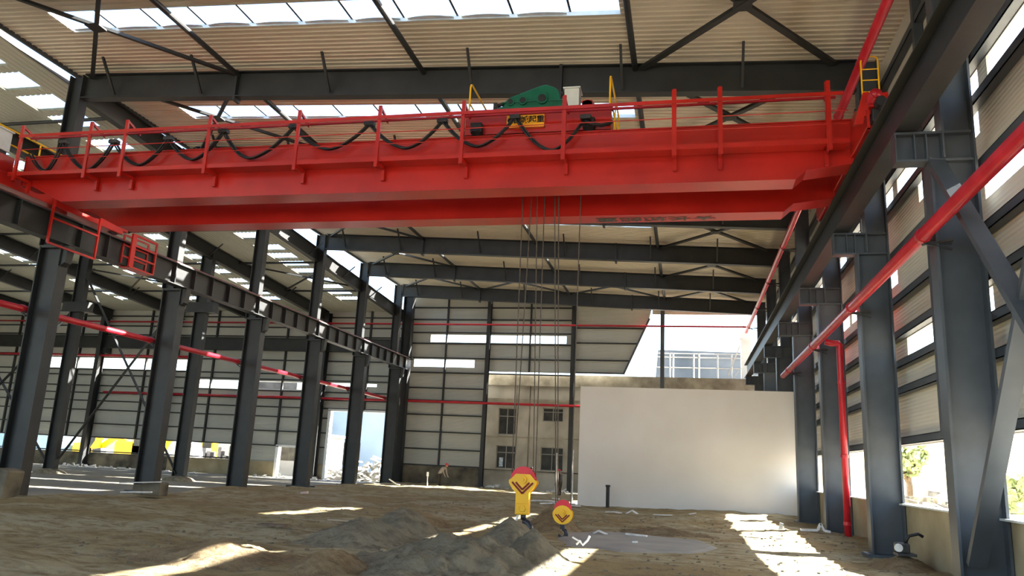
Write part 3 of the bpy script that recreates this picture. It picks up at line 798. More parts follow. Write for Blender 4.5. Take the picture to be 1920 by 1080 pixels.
# ------------------------------------------------------------------ hook blocks
def ropes(par, tops, bots):
    for a, c in zip(tops, bots):
        b = MB(); b.tube([a, c], .016, 6); b.build('wire_rope', ROPE, par)
def plate_block(t, cx, cy, zc, poly, R, th, zr):
    y0_ = cy
    for s in (-1, 1):
        b = MB(); y = cy+s*th
        b.prism(poly, lambda x, z: (cx+x, y-.015, zc+z), lambda x, z: (cx+x, y+.015, zc+z)); b.build('side_plate', YEL, t)
        b = MB(); yy = y+s*.02
        b.cyl((cx, yy, zc+.02), (cx, yy+s*.05, zc+.02), .1*R/.3, 6 if s > 0 else 18); b.cyl((cx, yy, zc+.02), (cx, yy+s*.09, zc+.02), .045*R/.3, 12); b.build('axle_cap', YEL, t)
        k = R/.3
        b = MB()
        for (xa, za, xb, zb) in ((-.26, -.05, 0, -.31), (0, -.31, .26, -.05), (-.17, -.05, 0, -.22), (0, -.22, .17, -.05)):
            b.bar((cx+xa*k, y+s*.02, zc+za*k), (cx+xb*k, y+s*.02, zc+zb*k), .045*k, .012, (0, 1, 0))
        b.build('chevron_slot', mat('slot_red', (120, 26, 14), None, 3, .6), t)
    for i in (-1, 0, 1):
        b = MB(); yy = cy+i*.07*R/.3
        b.cyl((cx, yy-.02, zc+zr), (cx, yy+.02, zc+zr), R, 32); b.build('sheave', mat('crimson_sheave', (206, 24, 44), (218, 34, 54), 3, .4), t)
        b = MB(); b.cyl((cx, yy-.035, zc+zr), (cx, yy-.02, zc+zr), R*1.04, 32); b.build('sheave_rim', mat('crimson_sheave', (206, 24, 44)), t)
def hook(t, cx, cy, z, s, m):
    b = MB(); pts_ = []; rs = []
    b.cyl((cx, cy, z), (cx, cy, z-.12*s), .06*s, 12)
    for i in range(15):
        a = radians(95-i*19); r = .15*s
        pts_.append((cx+.0+r*cos(a)*1.0-.0, cy, z-.3*s+r*sin(a))); rs.append((.05+.035*sin(pi*min(1, i/11)))*s if i < 12 else (.07-.018*(i-11))*s)
    b.tube(pts_, rs, 10); b.build('hook', m, t, True)
HX, HY = -4.42, 21.9
g0 = 0
HB = thing('hook_block', 'large yellow hook block with red sheave hanging over the sand piles', 'crane hook', (HX, HY, .1))
plate_block(HB, HX, HY, 1.42, [(-.19, -.34), (-.3, -.22), (-.39, -.08), (-.39, -.01), (-.33, .03), (-.2, .17), (.2, .17), (.33, .03), (.39, -.01), (.39, -.08), (.3, -.22), (.19, -.34)], .34, .14, .02)
b = MB(); b.box(HX-.19, HX+.19, HY-.12, HY+.12, .5, 1.12); nk = b.build('neck_plate', YEL, HB, False, .01)
b = MB(); b.box(HX-.16, HX+.18, HY-.16, HY+.16, .52, .8); b.cyl((HX+.02, HY-.19, .67), (HX+.02, HY+.19, .67), .1, 6); b.build('crosshead', YEL, HB, False, .01)
HOOKM = mat('black_hook_steel', (30, 32, 40), (44, 46, 54), 5, .4)
hook(HB, HX+.03, HY, .52, 1.3, HOOKM)
b = MB(); b.bar((HX-.1, HY-.03, .55), (HX-.22, HY-.03, .12), .02, .05); b.build('safety_latch', SCRAP, HB)
ropes(HB, [(-4.84, 21.9, 11.9), (-4.5, 21.85, 11.9), (-4.18, 21.95, 11.9), (-4.42, 21.8, 11.9)], [(HX-.33, HY-.05, 1.5), (HX-.3, HY+.06, 1.5), (HX+.33, HY, 1.5), (HX+.28, HY-.07, 1.5)])
SX, SY = -3.26, 21.7
HS = thing('hook_block', 'small round yellow auxiliary hook block right of the large one', 'crane hook', (SX, SY, 0))
import math as _m
rp_ = .27
plate_block(HS, SX, SY, .62, [(rp_*cos(radians(a)), rp_*sin(radians(a))-.02) for a in range(170, 371, 10)]+[(rp_*.9*cos(radians(a)), rp_*.75*sin(radians(a))) for a in range(30, 160, 20)], .22, .09, .12)
b = MB(); b.cyl((SX, SY, .42), (SX, SY, .2), .07, 12); b.build('shank', HOOKM, HS)
hook(HS, SX, SY, .3, .7, HOOKM)
ropes(HS, [(-3.93, 21.9, 11.9), (-3.78, 21.8, 11.9), (-3.06, 21.9, 11.9)], [(SX-.2, SY, .7), (SX-.16, SY+.06, .7), (SX+.2, SY, .7)])

# ------------------------------------------------------------------ white partition wall
b = MB(); b.box(-5.44, 5.2, 41.0, 41.25, -.25, 6.0)
tag(b.build('partition_wall', BOARD), 'large blank off-white partition standing across the right half of the hall', 'partition')

# ------------------------------------------------------------------ old building behind the end wall
OB = thing('old_building', 'old weathered two-storey concrete building behind the gable posts', 'building', (-5, 64, 0))
wins = [(-14.8, -13.2, 1.45, 3.25), (-11.2, -9.4, 1.45, 3.25), (-14.75, -13.3, 4.1, 6.2), (-11.15, -9.5, 5.25, 6.3)]
def hp(m, y0, y1, u0, u1, z0, z1, hs, name):
    o = panel(name, m, 'y', y0, y1, u0, u1, z0, z1, hs)
    del o['kind']
    loc = o.location.copy(); o.parent = OB; o.location = loc-OB.location
    return o
hp(OLD, 61.7, 62.0, -16.6, 6.4, -.4, 8.0, wins, 'facade')
b = MB(); b.box(-16.6, 6.4, 62.0, 70, -.4, 8.0); 
b = MB(); b.box(-16.6, 6.6, 61.55, 62.0, 8.0, 8.95); b.box(-16.6, 6.6, 62, 70, 8.6, 8.8); b.build('roof_slab', CONC, OB)
b = MB(); b.box(-16.6, -5, 61.6, 61.7, 6.75, 6.95); b.box(-16.6, -5, 61.62, 61.7, 3.9, 3.97); b.build('ledge', CONC, OB)
b = MB(); b.box(-16.6, -5, 61.6, 61.72, 1.3, 1.38); b.build('plinth_ledge', CONCD, OB)
for (x0, x1, z0, z1) in wins:
    f = MB()
    for xx in (x0, (x0+x1)/2-.03, x1-.06): f.box(xx, xx+.06, 61.8, 61.88, z0, z1)
    for zz in (z0, z0+(z1-z0)*.68, z1-.06): f.box(x0, x1, 61.8, 61.88, zz, zz+.06)
    fo = f.build('window_frame', mat('grey_window_frame', (150, 148, 140), None, 3, .6), OB)
    g = MB(); g.box(x0, x1, 61.9, 61.93, z0, z1); g.build('pane', GLASSD, fo)
b = MB(); b.box(-14.55, -14.25, 61.84, 61.89, 1.6, 2.3); b.build('window_poster', mat('blue_white_poster', (120, 160, 190), (220, 226, 226), 6, .6), OB)
b = MB(); b.tube([(-12.2, 61.62, 8.0), (-12.2, 61.62, .1)], .04, 8).tube([(-13.3, 61.6, 8), (-13.3, 61.6, 4.2)], .03, 8); b.build('wall_pipe', CONCD, OB)
# terrace railing
TRL = thing('terrace_railing', 'white tubular railing on the old building roof in the bright opening', 'railing', (1.5, 61.9, 8.95))
b = MB()
for z in (9.0+.75, 10.55, 10.85): b.tube([(-3.4, 61.8, z), (4.3, 61.8, z)], .035, 8)
b.build('handrail', WHITE, TRL)
for x in (-3.2, -1.25, -1.0, .55, .95, 2.35, 3.4):
    b = MB(); b.tube([(x, 61.8, 8.95), (x, 61.8, 10.9)], .05, 8); b.build('railing_post', WHITE, TRL)
b = MB(); b.bar((3.0, 61.8, 8.95), (4.0, 61.8, 11.5), .1, .1).bar((3.4, 61.8, 8.95), (3.9, 61.8, 9.6), .08, .08); b.build('stair_stringer', WHITE, TRL)
b = MB(); b.box(4.1, 4.85, 62.0, 62.6, 8.9, 12.6).box(4.0, 4.95, 61.9, 62.7, 12.0, 12.15).box(4.3, 4.7, 62, 62.5, 12.6, 13.2)
tag(b.build('roof_tank_tower', WHITE), 'white steel tower block at the right end of the terrace', 'tower')
b = MB(); b.box(4.9, 5.9, 61.9, 62.5, 8.3, 9.3)
for i in range(4): b.box(4.92+i*.24, 5.02+i*.24, 61.86, 61.9, 8.35, 9.25)
tag(b.build('vent_box', GREYC), 'grey ribbed box at the right end of the old building roof edge', 'box')

# ------------------------------------------------------------------ outside
def house(name, x0, x1, y0, y1, z1, m, lb, win=None, rise=0):
    t = thing(name, lb, 'building', ((x0+x1)/2, y0, 0))
    b = MB(); b.box(x0, x1, y0, y1, -.4, z1)
    b.build('walls', m, t)
    b = MB(); b.box(x0-.3, x1+.3, y0-.3, y1+.3, z1, z1+.25); b.build('roof', GREYC, t)
    for (a, c, d, e) in win or []:
        b = MB(); b.box(a, c, y0-.04, y0+.02, d, e); b.build('window', GLASSD, t)
    return t
house('workshop_building', -43, -25, 88, 100, 8.6, LBLUE, 'pale blue workshop building beyond the tall doorway', [(-40.7, -37.6, .8, 3.4)])
house('site_hut', -44, -35.2, 74, 78, 3.6, mat('grey_hut_wall', (120, 124, 126), (136, 140, 142), .5, .8), 'white site hut seen through the small doorway of the left hall', [(-40.1, -37.4, 1.1, 2.7), (-43.4, -41.5, 1.1, 2.7)])
house('warehouse', -49.2, -43.4, 82, 87, 11, mat('dark_warehouse_wall', (36, 38, 40), (70, 72, 72), .6, .8), 'dark warehouse seen through the white framed window strip of the left hall')
b = MB(); b.prism([(-5.2, -.4), (-3.7, 17.6), (13, 17.3), (13, -.4)], lambda x, z: (x, 105, z), lambda x, z: (x, 118, z))
for z in (15.2, 16.4, 16.9): b.box(-3.8, 13, 104.9, 105, z, z+.12)
tag(b.build('distant_shed', mat('blue_grey_cladding', (70, 78, 86), (96, 102, 108), .2, .8)), 'grey shed far beyond the terrace railing', 'building')  # mottled blue-grey cladding colour
# yellow excavators
def excavator(x, y, s, lb, face=1):
    t = thing('excavator', lb, 'excavator', (x, y, -.4), 'yellow excavators outside')
    b = MB(); b.box(x-1.6*s, x+1.6*s, y-.9*s, y-.4*s, -.4, .35*s); b.box(x-1.6*s, x+1.6*s, y+.4*s, y+.9*s, -.4, .35*s); b.build('track', DKBOX, t, False, .15)
    b = MB(); b.box(x-1.5*s, x+.9*s, y-.9*s, y+.9*s, .5*s, 1.7*s); b.build('engine_housing', YEL, t, False, .12)
    b = MB(); b.box(x+.1*s, x+1.2*s, y-.9*s, y-.1*s, .6*s, 2.5*s); cb_ = b.build('cab', YEL, t, False, .08)
    b = MB(); b.box(x+.25*s, x+1.05*s, y-.92*s, y-.9*s, 1.4*s, 2.35*s); b.build('cab_window', GLASSD, cb_)
    b = MB(); b.bar((x+.8*s*face, y+.2, 1.2*s), (x+3.2*s*face, y+.2, 2.9*s), .35*s, .5*s).bar((x+3.1*s*face, y+.2, 2.9*s), (x+4.3*s*face, y+.2, 1.0*s), .3*s, .35*s); b.build('boom', YEL, t)
    b = MB(); b.prism([(0, 0), (.8, .1), (.9, -.6), (.3, -.8)], lambda a, c: (x+(4.1+a*face)*s*face, y-.2, (1.0+c)*s), lambda a, c: (x+(4.1+a*face)*s*face, y+.6, (1.0+c)*s)); b.build('bucket', DKBOX, t)
excavator(-56.0, 73, 1.3, 'bright yellow excavator seen through the low windows between the nearest left columns', -1)
excavator(-65.0, 77, 1.1, 'orange-yellow excavator beyond the low windows, left of the bright yellow one')
excavator(-46.4, 70.5, 1.2, 'yellow excavator cab seen right of the second left column', -1)
b = MB(); b.box(-75, -67, 74, 77, -.4, 2.5)
tag(b.build('blue_container', mat('dusty_blue_container', (110, 140, 164), (130, 156, 176), 1, .6), None, False, .03), 'dusty blue container outside, left of the excavators', 'container')
# white dump trucks / tarpaulin heap
b = MB()
for i in range(12):
    x = -45.5+i*.55; b.box(x, x+.35, 66+.3*random.random(), 67, -.4, 1.0+random.random()*1.4)
tag(b.build('machine_stack', DKBOX), 'jumble of dark machine parts outside the low windows beside the third column', 'machinery', None, 'stuff')
b = MB(); b.prism([(-45.5, -.4), (-42.8, -.4), (-43.6, 2.2), (-44.8, 2.6), (-45.5, 2.4)], lambda x, z: (x, 64, z), lambda x, z: (x, 65.5, z))
tag(b.build('white_tarpaulin_heap', WHITE), 'white covered heap outside the low windows, right of the yellow cab', 'tarpaulin')
def rubble(name, cx, cy, rx, ry, h, n, m, lb, seed, sz=(.2, .9)):
    R = random.Random(seed); b = MB()
    for i in range(n):
        a = R.random()*2*pi; r = sqrt(R.random()); x = cx+rx*r*cos(a); y = cy+ry*r*sin(a); z = h*(1-r*r)*R.random()-.35
        d = Vector((R.uniform(-1, 1), R.uniform(-1, 1), R.uniform(-.4, .4))).normalized()*R.uniform(*sz)
        b.bar(Vector((x, y, z))-d, Vector((x, y, z))+d, R.uniform(.06, .3), R.uniform(.05, .25))
    return tag(b.build(name, m), lb, 'rubble', None, 'stuff')
rubble('scrap_heap', -27.0, 67, 5, 3.2, 2.2, 260, mat('grey_scrap_sheets', (120, 118, 112), (160, 158, 150), 3, .8), 'pale heap of scrap and sheets outside the tall doorway', 4)
rubble('rubble_heap', 10.6, 39, 2.4, 6, 1.9, 260, mat('grey_rubble', (96, 94, 88), (150, 146, 138), 3, .9), 'bright rubble outside the low windows of the right wall', 5)
# tree outside right
def tree(x, y, h, r, lb, seed):
    t = thing('tree', lb, 'tree', (x, y, -.4), 'trees outside the right wall')
    R = random.Random(seed)
    b = MB(); b.tube([(x, y, -.4), (x+.1, y, h*.4), (x, y+.1, h*.8)], [.25, .18, .08], 8)
    for i in range(5):
        a = i*1.3; b.tube([(x, y, h*.45), (x+r*.6*cos(a), y+r*.6*sin(a), h*.75)], [.1, .04], 6)
    b.build('trunk', BARK, t)
    b = MB()
    for i in range(900):
        d = Vector((R.gauss(0, 1), R.gauss(0, 1), R.gauss(0, .8))); d = d.normalized()*r*R.random()**.4
        p = Vector((x, y, h*.8))+d; s = .18+.16*R.random(); n = Vector((R.uniform(-1, 1), R.uniform(-1, 1), R.uniform(-1, 1))).normalized()
        u = n.orthogonal().normalized()*s; v = n.cross(u).normalized()*s*.7
        o = len(b.v); b.v += [p-u, p-v, p+u, p+v]; b.f.append((o, o+1, o+2, o+3))
    me = bpy.data.meshes.new('foliage'); me.from_pydata([p-ORG[t.name] for p in b.v], [], b.f); me.materials.append(LEAF)
    o = bpy.data.objects.new('foliage', me); C.objects.link(o); o.parent = t
tree(12.4, 50, 4.2, 1.1, 'leafy tree outside the low window beside the second right column', 3)
tree(11.3, 31.5, 1.9, .8, 'green bush outside at the right picture edge', 8)
b = MB()
b.prism([(0, 0), (3.8, 0), (3.9, .5), (3.2, .8), (2.5, 1.3), (1.2, 1.35), (.4, .8), (0, .7)], lambda a, z: (8.9, 23.5+a, z-.2), lambda a, z: (10.5, 23.5+a, z-.2))
cr_ = thing('car', 'white car parked outside the right wall at the picture edge', 'car', (9.7, 25.5, -.4))
b.build('body', WHITE, cr_, False, .1)
b = MB()
for yy in (24.3, 26.6):
    for xx in (8.9, 10.5): b.cyl((xx-.1, yy, -.08), (xx+.1, yy, -.08), .32, 18)
b.build('wheel', BLK, cr_)
b = MB(); b.prism([(2.45, 1.0), (1.25, 1.02), (.85, .72), (2.9, .72)], lambda a, z: (8.87, 23.5+a, z-.2), lambda a, z: (8.89, 23.5+a, z-.2)); b.build('side_window', GLASSD, cr_)

# ------------------------------------------------------------------ sand piles
def pile(name, cx, cy, rx, ry, h, seed, m, lb, flat=0, rough=.12):
    n = 76; b = MB()
    for j in range(n+1):
        for i in range(n+1):
            u = (i/n*2-1)*1.25; v = (j/n*2-1)*1.25
            x = cx+u*rx; y = cy+v*ry
            r = sqrt(u*u+v*v)*(1+.28*noise.noise(Vector((u*1.4+seed, v*1.4, seed))))
            t = max(0, 1-r)
            s = t*t*(3-2*t)*.35+t*.75
            if flat: s = min(s, flat+.15*t)
            z = h*s + (rough*h*noise.noise(Vector((x*2.6, y*2.6, seed)))+rough*.5*h*noise.noise(Vector((x*7, y*7, seed)))+rough*.4*noise.noise(Vector((x*5, y*5, seed+4)))*.5+rough*.25*noise.noise(Vector((x*14, y*14, seed))))*min(1, t*5)
            z += gh(x, y) - (.05 if t <= 0 else .02)
            b.v.append(Vector((x, y, z)))
    for j in range(n):
        for i in range(n):
            a = j*(n+1)+i; b.f.append((a, a+1, a+n+2, a+n+1))
    o = b.build(name, m, None, True)
    return tag(o, lb, 'sand pile', 'sand piles in the middle of the hall')
pile('sand_pile', -6.95, 16.9, 1.35, 1.6, .52, 2, PILE, 'grey sand pile, leftmost of the heaps')
pile('sand_pile', -7.0, 19.3, 1.3, 1.5, .6, 5, PILE, 'greenish grey rounded sand pile behind the leftmost one')
pile('sand_pile', -7.7, 22.6, 1.2, 1.1, .42, 8, PILEB, 'low brown sand pile farthest back among the left heaps')
pile('sand_pile', -3.75, 17.4, 1.0, 1.5, .66, 11, PILE, 'steep grey sand pile directly below the large hook')
pile('sand_pile', -3.9, 24.0, .95, 1.1, .7, 14, PILEB, 'brown sand pile behind the large hook')
pile('sand_pile', -4.0, 14.0, 1.9, 1.9, .6, 17, PILE, 'broad flat-topped grey sand pile in the foreground', .75, .2)
pile('sand_pile', -2.95, 15.8, .75, 1.1, .55, 21, PILE, 'small sand pile in the foreground beside the sunlit patch')
pile('sand_pile', -5.75, 12.6, .8, .8, .32, 24, PILEB, 'low brown clod at the bottom edge of the picture')
pile('sand_pile', -8.2, 13.2, 1.6, 1.2, .3, 26, PILEB, 'low brown mound by the sun streak at lower left')
pile('sand_pile', -.6, 25.0, 1.6, 1.0, .22, 29, PILEB, 'low sandy ridge behind the grey concrete strip')
pile('sand_pile', 4.9, 20.6, .8, 1.2, .35, 31, PILEB, 'small pinkish soil heap under the cut-off saw by the right wall')
# concrete strip
b = MB(); n = len(SLAB); cxy = (-1.4, 21.6); o = 0
ring = []
for i in range(n):
    p, q = SLAB[i], SLAB[(i+1) % n]
    for k in range(5):
        t = k/5; ring.append((p[0]+(q[0]-p[0])*t+.1*noise.noise(Vector((i+t, 2, 3)))*3, p[1]+(q[1]-p[1])*t+.25*noise.noise(Vector((i+t, 7, 1)))))
L = 8
for l in range(L+1):
    for (x, y) in ring:
        s = l/L; xx = cxy[0]+(x-cxy[0])*s; yy = cxy[1]+(y-cxy[1])*s; b.v.append(Vector((xx, yy, gh(xx, yy)+(.035 if l < L else -.03))))
nr = len(ring)
for l in range(L):
    for i in range(nr):
        i2 = (i+1) % nr; b.f.append((l*nr+i, l*nr+i2, (l+1)*nr+i2, (l+1)*nr+i))
tag(b.build('concrete_slab', SLABM), 'irregular grey concrete patch in the sand right of the hooks', 'slab')

# gravel and pebbles scattered over the sand
R = random.Random(12); b = MB()
for i in range(1500):
    x = R.uniform(-12, 5); y = 12+R.random()**1.3*22
    s = R.uniform(.01, .045); z = gh(x, y)
    d = Vector((R.uniform(-1, 1), R.uniform(-1, 1), R.uniform(-.3, .3))).normalized()*s
    b.bar(Vector((x, y, z))-d, Vector((x, y, z))+d, s*1.4, s)
tag(b.build('pebbles', PILE), 'small pebbles and clods scattered over the sandy floor', 'pebbles', None, 'stuff')

# ------------------------------------------------------------------ debris
def scrap(name, x, y, pts3, wd, ht, m, lb, cat, grp=None):
    b = MB(); z = gh(x, y)
    for i in range(len(pts3)-1):
        p = Vector(pts3[i]); q = Vector(pts3[i+1]); b.bar(p+Vector((x, y, z)), q+Vector((x, y, z)), wd, ht)
    return tag(b.build(name, m), lb, cat, grp)
scrap('paper_scrap', -3.15, 35.25, [(-.3, 0, .04), (.1, .1, .07), (.35, -.1, .04)], .25, .03, SCRAP, 'white scrap on the sand right of the black stub pipe', 'scrap')
scrap('paper_scrap', -2.3, 35.3, [(-.25, 0, .03), (0, 0, .18), (.25, 0, .03)], .3, .05, SCRAP, 'crumpled white scrap with a raised tip before the partition', 'scrap')
scrap('paper_scrap', -1.0, 35.5, [(-.4, 0, .04), (.4, .1, .06)], .25, .03, SCRAP, 'flat white scrap before the middle of the partition', 'scrap')
scrap('paper_scrap', .24, 36.5, [(-.15, 0, .04), (.15, .1, .1)], .15, .03, SCRAP, 'small white scrap, rightmost before the partition', 'scrap')
scrap('paper_scrap', -2.4, 23.2, [(-.2, 0, .03), (-.05, 0, .12), (.2, 0, .03)], .15, .04, SCRAP, 'white scrap at the far edge of the grey concrete patch', 'scrap')
scrap('paper_scrap', -1.4, 23.4, [(-.3, .1, .06), (.3, -.1, .04)], .12, .05, SCRAP, 'pale stick on the far edge of the concrete patch', 'scrap')
scrap('paper_scrap', -1.3, 21.2, [(-.07, 0, .05), (.07, 0, .06)], .1, .04, SCRAP, 'tiny white scrap in the middle of the concrete patch', 'scrap')
scrap('paper_scrap', 4.2, 29.0, [(-.45, 0, .05), (.1, 0, .08), (.2, 0, .3), (.3, 0, .08), (.5, 0, .05)], .14, .07, SCRAP, 'white bent scrap by the foot of the red downpipe', 'scrap')
scrap('paper_scrap', 3.2, 29.9, [(0, 0, .0), (.05, 0, .25)], .12, .12, SCRAP, 'small upright white scrap between partition and red downpipe', 'scrap')
scrap('paper_scrap', -17.2, 34.3, [(-.15, 0, .06), (.15, 0, .1)], .2, .1, mat('pinkish_scrap', (190, 170, 165), None, 3, .8), 'pinkish lump on the sand before the left columns', 'scrap')
scrap('wood_board', -10.0, 18.4, [(-.35, 0, .05), (.35, .1, .05)], .4, .04, WOOD, 'dark loose board on the sand at left', 'board')
scrap('wood_board', -9.35, 21.4, [(-.6, .1, .04), (.6, -.1, .04)], .12, .04, mat('pale_batten', (158, 140, 118), None, 3, .8), 'pale batten lying behind the dark loose board', 'board')
scrap('torn_sheet', -5.8, 38.9, [(-1.2, 0, .05), (-.6, .2, .1), (0, 0, .05), (.8, .1, .04)], .35, .05, SCRAP, 'pale torn sheet on the ground left of the partition', 'scrap')
scrap('torn_sheet', -6.9, 40.8, [(-.9, 0, .06), (0, .1, .1), (.9, 0, .05)], .3, .05, SCRAP, 'white torn sheet right behind the large hook block', 'scrap')
b = MB(); b.tube([(-2.5, 18.85, .1), (-2.42, 18.85, .18), (-2.35, 18.85, .1), (-2.25, 18.9, .2), (-2.2, 18.9, .3)], .025, 8).tube([(-2.6, 18.9, .25), (-2.4, 18.85, .16)], .02, 8)
tag(b.build('white_hose', WHITE), 'short twisted white hose at the tip of the sunlit patch', 'hose')
b = MB(); b.cyl((-3.84, 40.3, -.1), (-3.84, 40.3, .95), .09, 16); b.cyl((-3.84, 40.3, .95), (-3.84, 40.3, 1.05), .12, 16)
tag(b.build('stub_pipe', BLK), 'black upright stub pipe standing before the partition', 'pipe')
for (x, y, h, lb, lo) in ((-5.75, 41.2, 2.7, 'thin upright steel tube beside the left edge of the partition', 0), (-7.42, 46.3, 2.6, 'thin upright steel tube second left of the partition', 0)):
    b = MB(); b.tube([(x, y, -.1), (x, y, h)], .035, 8); b.box(x-.2, x+.2, y-.2, y+.2, -.05, .03)
    tag(b.build('steel_tube', SCRAP), lb, 'tube')
# worker's tool, posts, blocks
b = MB(); b.prism([(-.5, 0), (.25, 0), (.35, .9), (-.1, 1.0), (-.45, .5)], lambda x, z: (-21.7+x, 21.8, z-.05), lambda x, z: (-21.7+x, 22.5, z-.05))
tag(b.build('concrete_block', CONCD, None, False, .05), 'grey concrete block at the foot of the nearest left column', 'block')
for (x, y, s, lb) in ((-20.6, 28.2, .55, 'grey concrete block before the second left column, right one'), (-21.3, 28.4, .4, 'small dark block before the second left column, left one')):
    b = MB(); b.box(x-s*.8, x+s*.8, y-s*.5, y+s*.5, -.05, s*.85); tag(b.build('concrete_block', CONCD, None, False, .05), lb, 'block')
b = MB(); b.bar((-21.6, 27.4, .4), (-20.2, 28.0, .5), .1, .04).bar((-21.3, 27.2, .08), (-20.2, 27.5, .12), .2, .05)
tag(b.build('loose_plank', SCRAP), 'pale plank leaning over the blocks before the second left column', 'plank')
rubble('debris_strip', -14.5, 60.0, 2.0, .5, .5, 60, SCRAP, 'pale debris at the foot of the old building left of the hooks', 21, (.08, .3))
rubble('debris_strip', -8.6, 57.5, 2.4, .8, .6, 80, SCRAP, 'pale debris between the second gable post and the partition', 22, (.08, .35))
rubble('debris_strip', -48, 58.5, 9, .8, .35, 160, SCRAP, 'pale debris along the foot of the left hall end wall', 23, (.1, .5))
rubble('debris_strip', -30, 58.5, 6, .8, .35, 120, SCRAP, 'pale debris beside the doorways of the left hall', 24, (.1, .5))
# cut-off saw
SW = thing('cut_off_saw', 'small dark cut-off saw lying on the soil heap by the right wall', 'power tool', (4.95, 20.4, .2))
b = MB(); b.box(4.7, 4.98, 20.2, 20.55, .28, .5); b.build('motor_body', DKBOX, SW, False, .03)
b = MB(); b.tube([(4.9, 20.35, .5), (5.0, 20.35, .66), (5.2, 20.35, .72), (5.3, 20.35, .66)], .035, 8); b.build('handle', BLK, SW, True)
b = MB(); b.cyl((4.72, 20.14, .4), (4.72, 20.17, .4), .09, 22); b.build('blade', SCRAP, SW)
b = MB(); b.box(4.7, 5.1, 20.15, 20.6, .22, .28); b.build('base', DKBOX, SW)
# white standing marker posts near the worker
b = MB(); b.tube([(-18.0, 54.6, 0), (-18.02, 54.6, .8)], .035, 8).box(-18.09, -17.95, 54.56, 54.64, .7, 1.0)
tag(b.build('marker_stake', WHITE), 'white marker stake standing just left of the worker', 'stake')
b = MB(); b.bar((-20.4, 53.3, .4), (-19.9, 53.4, .1), .15, .08).bar((-19.9, 53.4, .1), (-19.6, 53.4, .05), .3, .05)
tag(b.build('torn_sheet', WHITE), 'white crumpled scrap left of the marker stake', 'scrap')

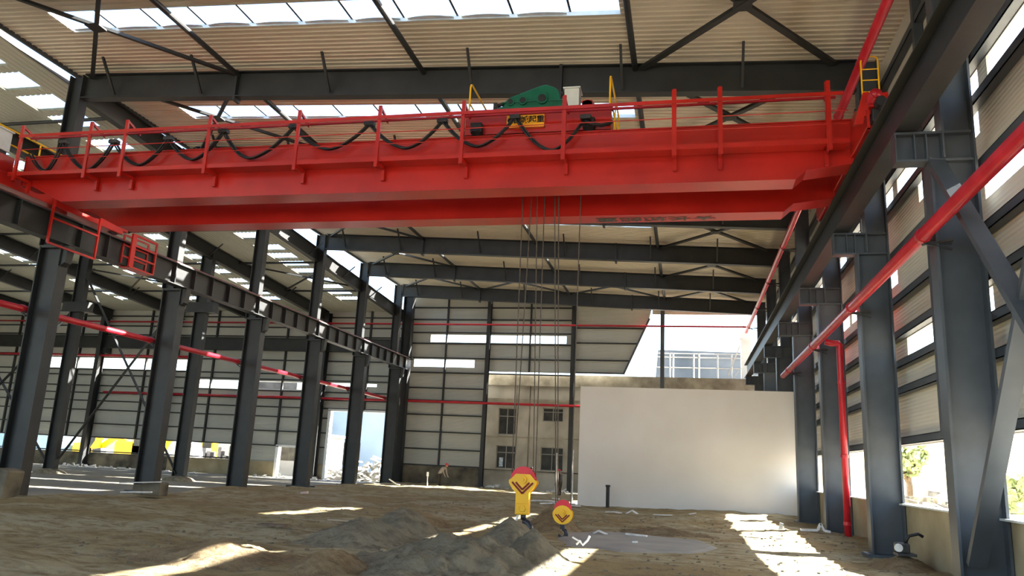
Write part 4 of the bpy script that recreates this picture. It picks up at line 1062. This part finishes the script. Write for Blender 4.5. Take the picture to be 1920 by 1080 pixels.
# ------------------------------------------------------------------ people
def person(x, y, ang, lean, shirt, trou, helm, lb, seed=0, arm=None):
    g = gh(x, y) if x > -22 else -.1
    t = thing('person', lb, 'person', (x, y, g))
    t.rotation_euler = (0, 0, ang)
    def P(a, b_, c): return Vector((a, b_, c))
    L = lean
    # local frame: +X is the way the person faces
    hip = P(-.03, 0, .88); ch = hip+P(.30*L, 0, .34); nk = hip+P(.52*L, 0, .52-.1*L); hd = nk+P(.10+.08*L, 0, .10)
    V = [hip, ch, nk, nk+P(.04, 0, .06), hd,
         hip+P(0, .1, -.04), P(.03, .11, .47), P(-.02, .12, .08), P(.14, .13, .04),
         hip+P(0, -.1, -.04), P(.06, -.11, .47), P(.03, -.12, .08), P(.19, -.13, .04)]
    E_ = [(0, 1), (1, 2), (2, 3), (3, 4), (0, 5), (5, 6), (6, 7), (7, 8), (0, 9), (9, 10), (10, 11), (11, 12)]
    Rr = [.145, .15, .1, .06, .1, .1, .07, .05, .04, .1, .07, .05, .04]
    for s in (-1, 1):
        sh = nk+P(0, .19*s, -.04); el = sh+P(.05, .03*s, -.29); wr = el+P(.12, -.03*s, -.23); hn = wr+P(.04, 0, -.08)
        o = len(V); V += [sh, el, wr, hn]; E_ += [(2, o), (o, o+1), (o+1, o+2), (o+2, o+3)]; Rr += [.065, .05, .035, .03]
        for f in range(5):
            b0 = len(V)
            if f < 4:
                V += [hn+P(.04, (f-1.5)*.018, -.02), hn+P(.08-.004*abs(f-1), (f-1.5)*.02, -.05)]
            else:
                V += [hn+P(.01, -.035*s, -.01), hn+P(.045, -.045*s, -.03)]
            E_ += [(o+3, b0), (b0, b0+1)]; Rr += [.009, .008]
    me = bpy.data.meshes.new('body'); me.from_pydata(V, E_, [])
    o = bpy.data.objects.new('body', me); C.objects.link(o)
    sk = o.modifiers.new('skin', 'SKIN'); sb = o.modifiers.new('sub', 'SUBSURF'); sb.levels = 1; sb.render_levels = 1
    for i, v in enumerate(me.skin_vertices[0].data): v.radius = (Rr[i], Rr[i])
    me.skin_vertices[0].data[0].use_root = True
    dg = bpy.context.evaluated_depsgraph_get(); dg.update()
    m2 = bpy.data.meshes.new_from_object(o.evaluated_get(dg)); bpy.data.objects.remove(o)
    m2.materials.clear()
    for m in (shirt, trou, SKIN, SHOE): m2.materials.append(m)
    for p in m2.polygons:
        p.use_smooth = True
        c = p.center
        if c.z < .12: p.material_index = 3
        elif c.z < hip.z+.0 and abs(c.y) < .19 and c.x < .2: p.material_index = 1
        elif c.z > nk.z+.04 and abs(c.y) < .1: p.material_index = 2
        else:
            p.material_index = 0
            if c.x > hip.x+.35+.4*L and c.z < nk.z-.38: p.material_index = 2
    bo = bpy.data.objects.new('body', m2); C.objects.link(bo); bo.parent = t
    # head with nose, ears, eyes
    b = MB(); b.sphere(hd+P(.02, 0, .06), .1, 14, 10, (.95, .8, 1.15)); b.sphere(hd+P(.12, 0, .04), .018, 8, 6); b.sphere(hd+P(.0, .085, .05), .022, 8, 6, (1, .4, 1.3)); b.sphere(hd+P(.0, -.085, .05), .022, 8, 6, (1, .4, 1.3))
    ORG[t.name] = Vector((0, 0, 0))
    b.build('head', SKIN, t, True)
    b = MB()
    for s in (-1, 1): b.sphere(hd+P(.1, .032*s, .075), .01, 8, 6)
    b.box(hd.x+.105, hd.x+.112, -.02, .02, hd.z-.005, hd.z+.003); b.build('face_features', SHOE, t)
    b = MB(); c = hd+P(.0, 0, .11); b.sphere(c, .125, 16, 10, (1.08, .92, .95), 0.0); b.bar(c+P(.08, 0, .0), c+P(.19, 0, -.01), .16, .015)
    b.build('helmet', helm, t, True)
    return t
person(-17.75, 56.6, -.25, .8, SHIRT, TROU, HELM, 'bent worker in grey shirt and red helmet before the end wall')
person(-8.1, 52.2, 2.6, .1, mat('striped_dark_shirt', (60, 60, 62), (90, 88, 86), 12, .9, stretch=(.1, .1, 3)), TROU, HELM, 'person in red helmet and dark striped clothes left of the partition')
person(-10.4, 53.5, 1.2, .3, mat('black_jacket', (34, 32, 34), (46, 44, 46), 5, .9), TROU, mat('dark_hair', (28, 24, 24), None, 3, .8), 'dark-clothed person half hidden behind the large hook block')
